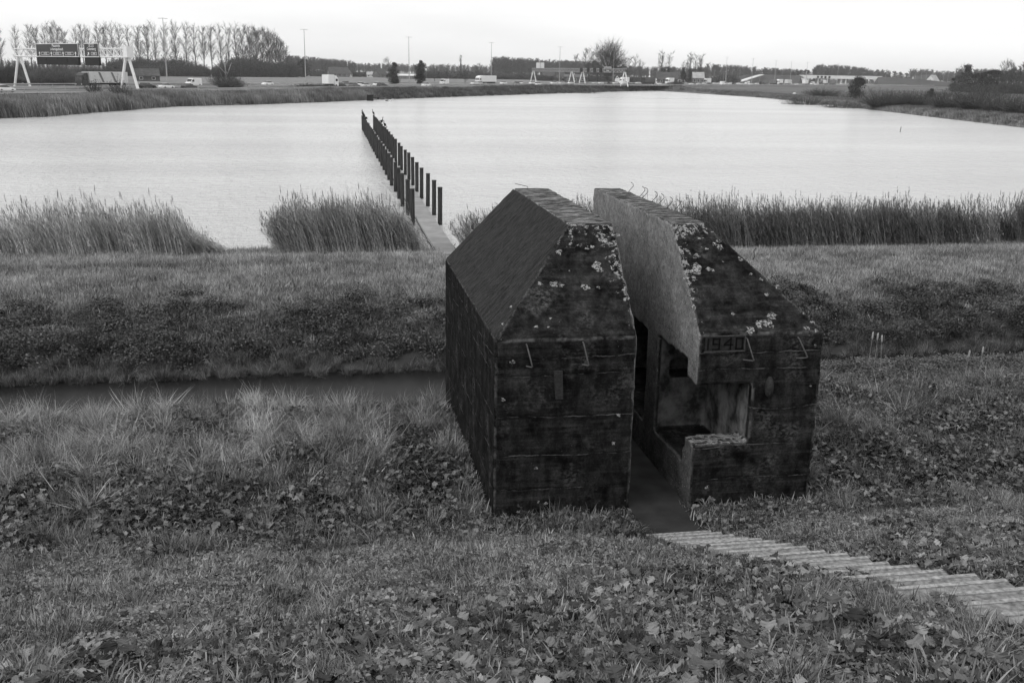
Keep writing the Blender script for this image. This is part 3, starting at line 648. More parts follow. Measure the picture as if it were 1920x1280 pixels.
class VM:       # several materials in one small source mesh
    def __init__(s): s.v = []; s.f = []; s.m = []
    def add(s, v, f, m=0):
        b = len(s.v); s.v += [tuple(map(float, q)) for q in v]; s.f += [tuple(i + b for i in t) for t in f]; s.m += [m] * len(f)
    def mesh(s, name, mats):
        me = bpy.data.meshes.new(name); me.from_pydata(s.v, [], s.f)
        for q in mats: me.materials.append(q)
        me.polygons.foreach_set('material_index', s.m); me.update(); return me
def blade(vm, R, base, L, w, az, lean, curve, m=0, seg=3):
    """a strip that starts upright and bends over along az"""
    p = Vector(base); ang = lean; side = Vector((-math.sin(az), math.cos(az), 0)); v = []; f = []
    for k in range(seg + 1):
        q = w * (1 - (k / seg) ** 1.6) * .5
        if k == seg: v.append(p)
        else: v += [p - side * q, p + side * q]
        d = Vector((math.cos(az) * math.sin(ang), math.sin(az) * math.sin(ang), math.cos(ang))); p = p + d * (L / seg); ang += curve / seg
    for k in range(seg - 1): f.append((2 * k, 2 * k + 1, 2 * k + 3, 2 * k + 2))
    f.append((2 * seg - 2, 2 * seg - 1, 2 * seg)); vm.add(v, f, m)
def tuft(seed, n, rad, L0, L1, w, lean=.35, curve=1.1, wind=0.0, mat='grass'):
    R = random.Random(seed); vm = VM()
    for _ in range(n):
        a = R.uniform(0, 6.283); r = rad * math.sqrt(R.random()); az = a + R.uniform(-.9, .9)
        if wind and R.random() < wind: az = math.pi + R.uniform(-.8, .8)
        blade(vm, R, (r * math.cos(a), r * math.sin(a), -.03), R.uniform(L0, L1), w * R.uniform(.7, 1.3), az, R.uniform(0, lean), R.uniform(.2, curve))
    return vm.mesh('tuft', [MT[mat]])
def leaf(vm, R, stem0, az, elev, stemL, size, lobes, m=0, sm=1, droop=.5):
    """a stalk and a lobed, slightly folded blade"""
    p0 = Vector(stem0); d = Vector((math.cos(az) * math.cos(elev), math.sin(az) * math.cos(elev), math.sin(elev))); p1 = p0 + d * stemL
    side = Vector((-math.sin(az), math.cos(az), 0)); ww = .004
    vm.add([p0 - side * ww, p0 + side * ww, p1 + side * ww, p1 - side * ww], [(0, 1, 2, 3)], sm)
    e2 = elev - droop; a = Vector((math.cos(az) * math.cos(e2), math.sin(az) * math.cos(e2), math.sin(e2))); n = side.cross(a).normalized() * -1
    K = 9; left = []; right = []; mid = []
    for k in range(K + 1):
        t = k / K; prof = math.sin(math.pi * min(1, t * .93 + .04)) ** .7
        if lobes: prof *= (.72 + .42 * abs(math.sin(math.pi * (t * lobes + .2)))) 
        wv = size * .48 * prof * R.uniform(.88, 1.12); c = p1 + a * (size * t) - n * 0 + Vector((0, 0, -size * .35 * t * t))
        up = .35 * wv + R.uniform(-.13, .13) * size
        left.append(c + side * wv + n * up); right.append(c - side * wv + n * (up + R.uniform(-.12, .12) * size)); mid.append(c)
    v = left + mid + right; f = []
    for k in range(K): f += [(k, k + 1, K + 1 + k + 1, K + 1 + k), (K + 1 + k, K + 1 + k + 1, 2 * K + 2 + k + 1, 2 * K + 2 + k)]
    vm.add(v, f, m)
def rosette(seed, n, size, stem, lobes, mat='leaf'):
    R = random.Random(seed); vm = VM()
    for k in range(n):
        leaf(vm, R, (R.uniform(-.04, .04), R.uniform(-.04, .04), -.02), R.uniform(0, 6.283), R.uniform(.5, 1.25), stem * R.uniform(.5, 1.1), size * R.uniform(.6, 1.15), lobes, droop=R.uniform(.5, 1.5))
    return vm.mesh('rosette', [MT[mat], MT['grass']])
def cluster(seed, n, rad, hgt, size, mat='smallleaf'):
    """low bushy plant: many small pointed leaves in a mound"""
    R = random.Random(seed); vm = VM()
    for k in range(n):
        a = R.uniform(0, 6.283); r = rad * math.sqrt(R.random()); h = hgt * (1 - (r / rad) ** 2 * .7) * R.uniform(.35, 1.0)
        p = Vector((r * math.cos(a), r * math.sin(a), h)); az = R.uniform(0, 6.283); e = R.uniform(-.5, .6); s = size * R.uniform(.6, 1.3)
        d = Vector((math.cos(az) * math.cos(e), math.sin(az) * math.cos(e), math.sin(e))); sd = Vector((-math.sin(az), math.cos(az), R.uniform(-.3, .3))) * s * .33
        vm.add([p, p + d * s * .5 + sd, p + d * s, p + d * s * .5 - sd], [(0, 1, 2), (0, 2, 3)])
    return vm.mesh('cluster', [MT[mat]])

def region(n, x0, x1, y0, y1, keep):
    x = rng.uniform(x0, x1, n); y = rng.uniform(y0, y1, n)
    # only where the view, or a step aside from it, can see
    xc = y * math.tan(AZ); hw = (y + 3) * .60 + 3.0
    k = (np.abs(x - xc) < hw) & keep(x, y); return x[k], y[k]
def free(x, y, pad=.0):
    """off the bunker, walkway, stairs and jetty"""
    b = (x > 2.27 - pad) & (x < 7.49 + pad) & (y > 14.0 - pad) & (y < 20.72 + pad)
    w = (np.abs(x - 4.93) < .52 + pad) & (y < 27.5)
    w |= (np.abs(x - 4.95) < .50 + pad) & (y > 27.5) & (y < 46)
    return ~(b | w)
def clump(x, y, s, ph=0.0): return fnoise(x + ph, y - ph * .7, s)
def make_scatter(name, xy, n_src, coll, tone, smin, smax, label, cat, tilt=.25, hfac=None, dz=0.0, rz=None):
    x, y = xy; n = len(x); z = np.maximum(height(x, y), -.04) + dz
    s = rng.uniform(smin, smax, n); S = np.stack([s, s, s * (1 if hfac is None else hfac)], 1)
    r = np.stack([rng.uniform(-tilt, tilt, n), rng.uniform(-tilt, tilt, n), rng.uniform(0, 6.283, n) if rz is None else rng.uniform(-rz, rz, n)], 1)
    return scatter(name, np.stack([x, y, z], 1), r, S, rng.integers(0, n_src, n), np.clip(tone, 0, 1), coll, label, cat)

# turf of the dike slope and of the bench round the bunker
c_turf = src_coll('turf_src', [tuft(s, 44, .13, .06, .17, .012, .9, 2.1, wind=.35) for s in range(8)])
c_fine = src_coll('fine_src', [tuft(20 + s, 60, .20, .08, .22, .010, .5, 1.5, wind=.3) for s in range(6)])
c_long = src_coll('long_src', [tuft(40 + s, 90, .14, .30, .60, .010, .7, 2.0, wind=.5) for s in range(8)])
c_dry = src_coll('dry_src', [tuft(60 + s, 60, .16, .30, .85, .009, 1.0, 2.3, wind=.6, mat='straw') for s in range(8)])
x, y = region(26000, -9, 17, 3.2, 13.6, lambda x, y: free(x, y, .04)); 
make_scatter('slope_turf', (x, y), 8, c_turf, .45 + .22 * clump(x, y, 1.3) + .25 * clump(x, y, .3, 4), .65, 1.25, 'rough short turf on the dike slope in front of the bunker', 'grass')
x, y = region(21000, -18, 24, 12.8, 24.6, lambda x, y: free(x, y, .05) & (y < 22.3)); 
make_scatter('bench_turf', (x, y), 8, c_turf, .42 + .2 * clump(x, y, 1.6, 5) + .25 * clump(x, y, .35, 14), .9, 1.9, 'uneven grass on the flat ground round the bunker', 'grass')
x, y = region(1500, -9, 17, 3.2, 13.6, lambda x, y: free(x, y, .15) & (clump(x, y, 1.1, 40) > .15)); 
make_scatter('slope_tussocks', (x, y), 8, c_long, .3 + .3 * clump(x, y, 1.0, 3), .4, .72, 'darker long grass tussocks scattered over the dike slope', 'grass')
def patch(cx, cy, rx, ry): return lambda x, y: ((x - cx) / rx) ** 2 + ((y - cy) / ry) ** 2 < 1 + .45 * clump(x, y, .7, 4)
pats = [patch(-4.6, 15.6, .9, .7), patch(-3.0, 14.7, 1.5, .6), patch(-1.1, 14.5, 1.5, .55), patch(-2.4, 15.6, 1.0, .5), patch(1.4, 15.7, .5, 1.7), patch(9.6, 15.2, 1.4, 1.1), patch(11.6, 14.4, 1.6, .8), patch(8.9, 13.3, .9, .5), patch(13.2, 17.0, 2.2, 1.0), patch(-6.6, 15.2, 1.2, .8)]
x, y = region(8000, -18, 24, 13.5, 21.2, lambda x, y: free(x, y, .25) & ~np.any([q(x, y) for q in pats], 0) & (((x < 2.2) & (clump(x, y, 2.6, 60) + (y - 17.2) * .16 - np.maximum(x + 1.5, 0) * .2 > -.1)) | ((x > 7.8) & (clump(x, y, 2.2, 66) + (y - 19) * .14 > .25)))); 
make_scatter('dry_grass', (x, y), 8, c_dry, .45 + .3 * clump(x, y, .9, 8) + .3 * clump(x, y, .3, 48) - .3 * (x > 7), .5, 1.0, 'pale windblown dry grass along the near edge of the ditch', 'grass', tilt=.7)
x, y = region(2400, -18, 24, 12.8, 20.4, lambda x, y: free(x, y, .2) & (clump(x, y, 1.5, 80) > -.05)); 
make_scatter('bench_tussocks', (x, y), 8, c_long, .4 + .3 * clump(x, y, 1.0, 13), .5, 1.0, 'green tussocks between the bunker and the ditch', 'grass')
# broad leaved plants
c_big = src_coll('bigleaf_src', [rosette(s, 11, .080, .14, 3.2) for s in range(8)])
c_med = src_coll('medleaf_src', [rosette(30 + s, 14, .050, .12, 2.6) for s in range(8)])
c_low = src_coll('lowleaf_src', [cluster(s, 150, .19, .12, .034, 'leaf') for s in range(6)])
def big_zone(x, y):     # thick at the bottom of the picture and beside the stairs
    c = clump(x, y, 1.2, 21)
    z = np.clip((6.0 + .36 * (x + 4) - y) / 1.2, -.3, .66 + .22 * (x > 1.2))
    sx = (x > 3.3) & (x < 4.5) & (y < 13.4) & ~((y > 7.2) & (y < 9.0) & (x < 4.4))
    return ~sx & (c * .95 + .12 + z * 1.15 + .6 * ((x > 5.5) & (x < 8.0) & (y > 8.5) & (y < 13.0)) - .75 - .3 * ((x < 1) & (y > 7.5)) > 0)
x, y = region(18000, -9, 17, 3.2, 13.4, lambda x, y: free(x, y, .03) & big_zone(x, y)); 
make_scatter('broad_leaf_plants', (x, y), 8, c_big, .5 + .45 * clump(x, y, .5, 33) + rng.uniform(-.3, .3, len(x)), .5, 1.25, 'broad lobed leaves growing over the lower dike slope', 'plants', tilt=.3, dz=.02)
x, y = region(13000, -9, 17, 3.2, 13.8, lambda x, y: free(x, y, .10) & (clump(x, y, .8, 90) > -.15)); 
make_scatter('herb_leaves', (x, y), 8, c_med, .5 + .35 * clump(x, y, .6, 17) + rng.uniform(-.2, .2, len(x)), .6, 1.3, 'small leaved herbs mixed into the slope turf', 'plants', tilt=.3, dz=.03)
x, y = region(13000, -9, 17, 3.2, 13.8, lambda x, y: free(x, y, .12) & (clump(x, y, .7, 190) > .05)); 
make_scatter('creeping_herbs', (x, y), 6, c_low, .55 + .35 * clump(x, y, .6, 27), .6, 1.2, 'low creeping leaves in patches on the slope', 'plants', tilt=.3)
x, y = region(17000, -18, 24, 12.8, 19.5, lambda x, y: free(x, y, .12) & (clump(x, y, .45, 130) > -.3) & np.any([q(x, y) for q in pats], 0)); 
make_scatter('bench_leaf_patches', (x, y), 8, c_big, .2 + .35 * clump(x, y, .5, 33) + rng.uniform(-.2, .3, len(x)), .8, 1.6, 'dark broad leaves in patches beside the bunker', 'plants', tilt=.3, dz=.05)
x, y = region(9000, -18, 24, 12.8, 21.0, lambda x, y: free(x, y, .1) & ((clump(x, y, 1.4, 90) > -.1) | (x > 7.6) | (y < 14.5))); 
make_scatter('bench_herbs', (x, y), 8, c_med, .4 + .3 * clump(x, y, .6, 17), .9, 1.9, 'mixed herbs on the flat ground round the bunker', 'plants', tilt=.3, dz=.05)
x = rng.uniform(4.1, 4.80, 420); y = rng.uniform(4.5, 12.2, 420); k = ((clump(x, y, .8, 61) > .30) & (x < 4.6)) | ((y > 6.9) & (y < 9.2) & (x < 4.5 + .3 * rng.random(len(x)))); x = x[k]; y = y[k]
make_scatter('stair_edge_plants', (x, y), 8, c_big, .5 + rng.uniform(-.4, .4, len(x)), .7, 1.15, 'broad leaves hanging over the near edge of the stairs', 'plants', tilt=.3, dz=.02)
c_stem = src_coll('stem_src', [tuft(90 + s_, 7, .25, .5, 1.05, .012, .9, .8, wind=.3, mat='straw') for s_ in range(5)])
x, y = region(190, -18, 24, 13.4, 21.2, lambda x, y: free(x, y, .4) & (clump(x, y, 1.2, 71) > -.1))
make_scatter('dead_stems', (x, y), 5, c_stem, .8 + 0 * x, .5, .95, 'single bleached dead stems sticking out of the grass', 'grass', tilt=.7)
# weeds hanging over the dark far bank of the ditch
c_bush = src_coll('bankweed_src', [cluster(60 + s, 200, .42, .30, .066) for s in range(6)])
x, y = region(8500, -34, 46, 28.5, 34.5, lambda x, y: free(x, y, .2) & (y < 31.9 + 1.8 * clump(x, y * .6, 2.4, 2) + 1.0 * clump(x, y, .7, 12) + .02 * x)); 
make_scatter('bank_weeds', (x, y), 6, c_bush, .32 + .4 * clump(x, y, 1.0, 5) - .12 * (x > 8), .6, 1.3, 'dark small leaved weeds covering the far bank of the ditch', 'plants', tilt=.5)
x, y = region(9000, -34, 46, 28.6, 35, lambda x, y: free(x, y, .1) & (clump(x, y, 1.3, 77) > -.25)); 
make_scatter('bank_grass', (x, y), 8, c_turf, .35 + .3 * clump(x, y, .5, 15), 1.6, 2.6, 'grass between the weeds on the far bank of the ditch', 'grass', tilt=.5)
x, y = region(4400, -34, 46, 27.6, 29.4, lambda x, y: free(x, y, .1) & (clump(x, y, .7, 2) > -.3)); 
make_scatter('bank_fringe', (x, y), 8, c_long, .25 + .3 * clump(x, y, 1.0, 5), .5, .95, 'grass hanging from the foot of the ditch bank', 'grass', tilt=.5)
x, y = region(9000, 7, 40, 20.9, 28.6, lambda x, y: free(x, y, .3) & (y < 26.6) & (clump(x, y, 1.4, 12) + (x > 8) * 1.3 - .15 > 0)); 
make_scatter('ditch_weeds', (x, y), 6, c_bush, .5 + .4 * clump(x, y, 1.0, 5), .6, 1.2, 'weeds choking the ditch on the right', 'plants', tilt=.4, dz=.04)
x, y = region(3600, 7.6, 40, 20.9, 26.4, lambda x, y: free(x, y, .3)); 
make_scatter('ditch_grass', (x, y), 8, c_long, .5 + .3 * clump(x, y, .7, 5), .5, 1.0, 'coarse grass growing in the ditch on the right', 'grass', tilt=.5)
# mown strip between ditch and lake, with two wheel ruts
def rut(x, y): return (np.abs(y - 39.2 - .2 * np.sin(x * .15)) < .28) | (np.abs(y - 37.5 - .2 * np.sin(x * .15)) < .24)
x, y = region(52000, -34, 46, 29.6, 45.9, lambda x, y: free(x, y, .05) & ~(rut(x, y) & (rng.random(len(x)) < .75))); 
make_scatter('strip_turf', (x, y), 6, c_fine, (.72 + .22 * clump(x, y, 2.6, 15) + .30 * clump(x, y * 1.6, .5, 35) - .2 * (np.abs(y - 39.2) < .6)), .8, 2.0, 'grass strip between the ditch and the lake', 'grass')
x, y = region(7000, -34, 46, 30.5, 45.6, lambda x, y: free(x, y, .1) & ~rut(x, y) & (clump(x, y * 1.8, .9, 135) > .05)); 
make_scatter('strip_tussocks', (x, y), 8, c_long, .6 + .35 * clump(x, y, .8, 55), .35, .75, 'small tussocks on the grass strip by the lake', 'grass', tilt=.4)
x, y = region(2600, -34, 46, 31.5, 45.6, lambda x, y: free(x, y, .1) & (clump(x, y * 2.0, 1.8, 115) > .32)); 
make_scatter('strip_weeds', (x, y), 6, c_bush, .5 + .3 * clump(x, y, 1.0, 5), .4, .8, 'darker weeds dotted over the grass strip', 'plants', tilt=.3, dz=-.06)

# ------------------------------------------------------------------ reeds
def reed_clump(seed, n, H, lean, full=True):
    R = random.Random(seed); vm = VM()
    for _ in range(n):
        bx, by = R.gauss(0, .20), R.gauss(0, .20); h = H * R.uniform(.72, 1.08); az = math.pi + R.uniform(-.55, .55); ln = lean * R.uniform(.2, 1.9); cv = R.uniform(.02, .30)
        p = Vector((bx, by, -.25)); ang = ln * .5; S = 6; w = .015; pts = [p]
        for k in range(S):
            d = Vector((math.cos(az) * math.sin(ang), math.sin(az) * math.sin(ang), math.cos(ang))); p = p + d * (h / S); pts.append(p); ang += cv / S * (1 + k * .5)
        side = Vector((1, 0, 0)) if R.random() < .5 else Vector((.7, .7, 0))
        v = []; f = []
        for k, q in enumerate(pts): ww = w * (1 - .6 * k / S) * .5; v += [q - side * ww, q + side * ww]
        for k in range(S): f.append((2 * k, 2 * k + 1, 2 * k + 3, 2 * k + 2))
        vm.add(v, f, 0)
        for k in range(12 if full else 4):               # leaves, streaming downwind
            t = R.uniform(.28, .98); i = min(int(t * S), S - 1); q = pts[i].lerp(pts[i + 1], t * S - i)
            blade(vm, R, q, R.uniform(.22, .55), .024, math.pi + R.gauss(0, .75), R.uniform(.35, 1.0), R.uniform(.4, 1.4), 1, 3)
        if R.random() < .62:                            # plume: a drooping feathery head
            q = pts[-1]; hl = R.uniform(.22, .38)
            for k in range(13):
                b0 = q + Vector((-.02 * k / 13, 0, -hl * .15 + hl * k / 13 * .8))
                blade(vm, R, b0, hl * R.uniform(.28, .5) * (1.15 - k / 16), .017, math.pi + R.gauss(0, 1.0), R.uniform(.15, .6), R.uniform(.3, 1.2), 2, 2)
    return vm.mesh('reed', [MT['reedstem'], MT['reedleaf'], MT['plume']])
c_reed = src_coll('reed_src', [reed_clump(s, 9, 2.55, .20) for s in range(8)])
c_reedR = src_coll('reedR_src', [reed_clump(50 + s, 9, 2.5, .42) for s in range(8)])
def reed_patch(name, x0, x1, y0, y1, n, coll, label, hf, tone=.5, keep=None):
    x = rng.uniform(x0, x1, n); y = rng.uniform(y0, y1, n); k = np.ones(n, bool) if keep is None else keep(x, y); x = x[k]; y = y[k]; n = len(x)
    h = hf(x, y) * rng.uniform(.72, 1.12, n) * (1 + .10 * clump(x, y, .5, 3)); z = np.maximum(height(x, y), -.25)
    S = np.stack([np.ones(n), np.ones(n), h], 1); r = np.stack([rng.uniform(-.06, .06, n), rng.uniform(-.08, .04, n), rng.uniform(-.35, .35, n)], 1)
    return scatter(name, np.stack([x, y, z], 1), r, S, rng.integers(0, 8, n), np.clip(tone + .3 * clump(x, y, 1.2, 9), 0, 1), coll, label, 'reeds')
gapf = lambda x, y: clump(x, y * .4, .9, 31) > -.42
x_l0, x_l1 = at(0, 478, .1)[0], at(436, 478, .1)[0]
reed_patch('reed_bed', x_l0 - 12, x_l1, 44.5, 47.2, 680, c_reed, 'tall reeds at the left end of the near lake shore', tone=.9, hf=lambda x, y: (1.10 + .12 * clump(x, y, 3, 7)) * np.clip((x_l1 + .3 - x) / 2.2, .25, 1) , keep=gapf)
x_m0, x_m1 = at(535, 478, .1)[0], at(790, 480, .1)[0]
reed_patch('reed_bed', x_m0, x_m1, 44.0, 46.8, 380, c_reed, 'reed clump standing left of the jetty', tone=.85, hf=lambda x, y: (1.06 + .05 * clump(x, y, 2, 7)) * np.clip((x_m1 + 1.0 - x) / 2.0, .5, 1) * np.clip((x - x_m0 + .6) / 1.2, .7, 1))
reed_patch('reed_bed', 6.3, 10.0, 44.6, 47.0, 110, c_reedR, 'thin reeds behind the bunker beside the jetty', lambda x, y: .9 + 0 * x)
x_r0, x_r1 = at(1240, 478, .1)[0], at(1842, 470, .1)[0]
reed_patch('reed_bed', x_r0 - 4, x_r1, 43.6, 46.9, 1150, c_reedR, 'dense windblown reeds right of the bunker', lambda x, y: 1.0 + .07 * clump(x, y, 3, 3), tone=.5)
reed_patch('reed_bed', x_r1 + 1.6, x_r1 + 16, 43.6, 46.9, 620, c_reedR, 'dark reeds at the right end of the near lake shore', lambda x, y: 1.05 + .07 * clump(x, y, 3, 3), tone=.45)
# cattail stalks standing in the ditch
def cattail():
    e = empty('cattail'); under(e, MB().tube([(0, 0, -.2), (.02, 0, .7), (.05, 0, 1.25)], [.012, .010, .006], 5).build('stalk', mnoise_mat('dry_stalk', .2, .3, 9)))
    under(e, MB().tube([(.05, 0, 1.18), (.052, 0, 1.24), (.058, 0, 1.40), (.06, 0, 1.46)], [.012, .030, .034, .010], 8).build('seed_head', mnoise_mat('fluffy_seed', .28, .42, 60)))
    return e
ct = None
for px, py, nm in ((1626, 700, 'leftmost of the three pale cattails grouped right of the bunker'), (1637, 702, 'middle one of the three pale cattails grouped right of the bunker'), (1650, 706, 'rightmost of the three pale cattails grouped right of the bunker'), (1807, 716, 'lone low cattail with a pale head in the ditch'), (1834, 708, 'faint cattail farthest right in the ditch')):
    p = at(px, py, .0); o = ct if ct else None
    if ct is None: o = ct = cattail()
    else: o = copy_tree(ct)
    o.scale = (.8,) * 3; o.location = (p[0], p[1], .1 if px < 1700 else -.2); o.rotation_euler = (rnd.uniform(-.08, .08), rnd.uniform(-.08, .08), rnd.uniform(0, 6)); tag(o, nm, 'cattail', 'cattails in the ditch')
#END2
#BEGIN3
# ------------------------------------------------------------------ motorway
def ribbon(name, off0, off1, z0, z1=None, mat=None, s0=0, s1=None, dens=1):
    A = road_off(off0)[s0:s1]; B = road_off(off1)[s0:s1]; v = []; f = []
    for k in range(len(A)):
        v += [(A[k][0], A[k][1], z0), (B[k][0], B[k][1], z0 if z1 is None else z1)]
        if k: f.append((2 * k - 2, 2 * k, 2 * k + 1, 2 * k - 1))
    return MB().add(v, f), mat
b_, m_ = ribbon('motorway', -HALF, -2.5, ROAD_Z); tag(b_.build('motorway', MT['asphalt'], fixn=False), kind='structure')
b_, m_ = ribbon('motorway', 2.5, HALF, ROAD_Z); tag(b_.build('motorway', MT['asphalt'], fixn=False), kind='structure')
MT['marking'] = mnoise_mat('road_marking', .5, .6, 1.0)
mk = MB()
for off in (-HALF + 3.6, -4.2, 4.2, HALF - 3.6): mk.add(ribbon('', off - .12, off + .12, ROAD_Z + .02)[0].v, ribbon('', off - .12, off + .12, ROAD_Z + .02)[0].f)
tag(mk.build('edge_line_marking', MT['marking'], fixn=False), kind='structure')
_cum = np.concatenate([[0], np.cumsum(np.linalg.norm(np.diff(ROAD, axis=0), axis=1))])
def along(s, off):
    x = np.interp(s, _cum, road_off(off)[:, 0]); y = np.interp(s, _cum, road_off(off)[:, 1])
    tx = np.interp(s, _cum, ROAD_T[:, 0]); ty = np.interp(s, _cum, ROAD_T[:, 1]); return x, y, math.atan2(ty, tx)
dm = MB()
for off in (-19.6, -15.9, -12.2, -8.4, 8.4, 12.2, 15.9, 19.6):
    s = 60.0
    while s < 900:
        x, y, a = along(s, off); c, q = math.cos(a), math.sin(a)
        dm.add([(x + c * u - q * v_, y + q * u + c * v_, ROAD_Z + .02) for u, v_ in ((0, -.08), (4, -.08), (4, .08), (0, .08))], [(0, 1, 2, 3)]); s += 12
tag(dm.build('lane_marking', MT['marking'], fixn=False), kind='structure')
def guard(off, label):
    P = road_off(off); e = empty('guard_rail', (P[0][0], P[0][1], ROAD_Z)); tag(e, label, 'guard rail', 'guard rails of the motorway')
    r = MB(); v = []; f = []
    for k in range(len(P)): 
        for dz_, dn in ((.45, .0), (.6, -.05), (.75, 0), (.75, .06), (.45, .06)): v.append((P[k][0] + ROAD_N[k][0] * dn, P[k][1] + ROAD_N[k][1] * dn, ROAD_Z + dz_))
        if k:
            for j in range(5): j2 = (j + 1) % 5; f.append((5 * k - 5 + j, 5 * k + j, 5 * k + j2, 5 * k - 5 + j2))
    under(e, MB().add(v, f).build('rail', MT['rail']))
    pm = MB(); s = 90.0
    while s < 900: x, y, a = along(s, off + .12); pm.box(x - .06, x + .06, y - .06, y + .06, ROAD_Z - .3, ROAD_Z + .7); s += 4
    o = under(e, pm.build('rail_post', MT['rail'])); o['kind'] = 'stuff'
guard(-HALF - .6, 'low steel guard rail along the lake side of the motorway')
guard(-1.6, 'guard rail on the lake side of the motorway median')
guard(HALF + .6, 'guard rail along the field side of the motorway')
# roadside wire fence on the near verge
fe = empty('wire_fence', (0, 0, 0)); tag(fe, 'low wire fence with thin posts below the motorway verge', 'fence'); prev = None
for k in range(34):
    x, y, a = along(330 + 7.5 * k, -HALF - 7); z = hz(x, y); under(fe, MB().tube([(x, y, z - .2), (x, y, z + 1.15)], .06, 5).build('fence_post', MT['bark']))
    if prev: under(fe, MB().tube([prev, (x, y, z + 1.0)], .015, 4).build('fence_wire', MT['wire']))
    prev = (x, y, z + 1.0)

def on_road(px, off):
    """where the sight line of photo column px meets the lane at this offset, nearest crossing first"""
    P = road_off(off); h = heading(px)[:2]; nrm = np.array([-h[1], h[0]]); d = P @ nrm; best = None
    for k in range(len(P) - 1):
        if d[k] * d[k + 1] <= 0:
            t = d[k] / (d[k] - d[k + 1] + 1e-12); q = P[k] * (1 - t) + P[k + 1] * t
            if q @ h > 0:
                tt = ROAD_T[k]; 
                if best is None or q @ h < best[3]: best = (q[0], q[1], math.atan2(tt[1], tt[0]), q @ h)
    return best
# ---- vehicles, built facing +x, wheels on z = 0
def wheel(e, x, y, r, w):
    o = MB().tube([(x, y - w / 2, r), (x, y + w / 2, r)], r, 14).build('wheel', MT['tyre'], e)
    MB().tube([(x, y - w / 2 - .02, r), (x, y + w / 2 + .02, r)], r * .55, 10).build('rim', MT['greyp'], o); return o
def prof_body(name, prof, wid, mat, e, taper=.0, bev=.06):
    """side outline (x, z) given a width; the upper points lean inwards"""
    zs = [p[1] for p in prof]; z0, z1 = min(zs), max(zs); v = []; n = len(prof)
    for s in (-1, 1):
        for x, z in prof: v.append((x, s * (wid / 2 - taper * max(0, (z - z0) / (z1 - z0)) ** 2), z))
    f = [tuple(range(n)), tuple(range(n, 2 * n))[::-1]] + [(i, (i + 1) % n, n + (i + 1) % n, n + i) for i in range(n)]
    o = MB().add(v, f).build(name, mat, e); b = o.modifiers.new('bevel', 'BEVEL'); b.width = bev; b.segments = 2; b.limit_method = 'ANGLE'; return o
def car_proto(kind, mat):
    e = empty('car')
    if kind == 'saloon': body = [(-2.25, .32), (-2.28, .75), (-2.1, .98), (-1.5, 1.0), (1.0, .95), (1.95, .82), (2.25, .62), (2.25, .3)]; roof = [(-1.75, .97), (-1.15, 1.42), (.05, 1.45), (1.05, .93)]
    elif kind == 'hatch': body = [(-2.0, .32), (-2.05, .8), (-1.95, 1.0), (1.0, .95), (1.8, .84), (2.02, .62), (2.02, .3)]; roof = [(-1.97, .97), (-1.65, 1.48), (.0, 1.52), (.95, .93)]
    else: body = [(-2.3, .32), (-2.33, .8), (-2.25, 1.02), (1.0, .97), (1.95, .84), (2.25, .62), (2.25, .3)]; roof = [(-2.25, .98), (-1.9, 1.46), (.0, 1.5), (1.05, .95)]
    prof_body('body', body, 1.76, mat, e, .05)
    prof_body('window_band', roof, 1.56, MT['glass'], e, .14, .03)
    zt = max(p[1] for p in roof); xa, xb = roof[1][0], roof[2][0]
    o = MB().box(xa - .02, xb + .04, -.60, .60, zt - .03, zt + .035).build('roof_panel', mat, e); b = o.modifiers.new('b', 'BEVEL'); b.width = .03
    for sx in (-1, 1):
        for sy in (-1, 1): wheel(e, sx * 1.36, sy * .80, .32, .2)
        o = MB().box(body[-1][0] - .03, body[-1][0] + .02, sx * .62 - .18, sx * .62 + .18, .55, .70).build('headlight', MT['lens'], e)
        MB().box(body[0][0] - .03, body[0][0] + .03, sx * .66 - .12, sx * .66 + .12, .68, .85).build('tail_light', MT['greyp'], e)
    return e
def van_proto(mat):
    e = empty('van'); prof_body('body', [(-2.7, .38), (-2.7, 2.3), (-2.6, 2.38), (1.25, 2.36), (1.45, 2.2), (2.1, 1.3), (2.65, 1.1), (2.72, .4)], 1.95, mat, e, .10, .09)
    prof_body('windscreen', [(1.46, 2.10), (2.04, 1.34), (2.10, 1.36), (1.52, 2.14)], 1.6, MT['glass'], e, .0, .01)
    for s in (-1, 1):
        MB().prism([(.75, 1.35), (1.85, 1.35), (1.40, 1.98), (.75, 1.98)], 1, s * .93, s * .965).build('side_window', MT['glass'], e)
        MB().box(2.62, 2.74, s * .72 - .16, s * .72 + .16, .72, .92).build('headlight', MT['lens'], e)
        wheel(e, 1.75, s * .88, .35, .22); wheel(e, -1.65, s * .88, .35, .22)
    return e
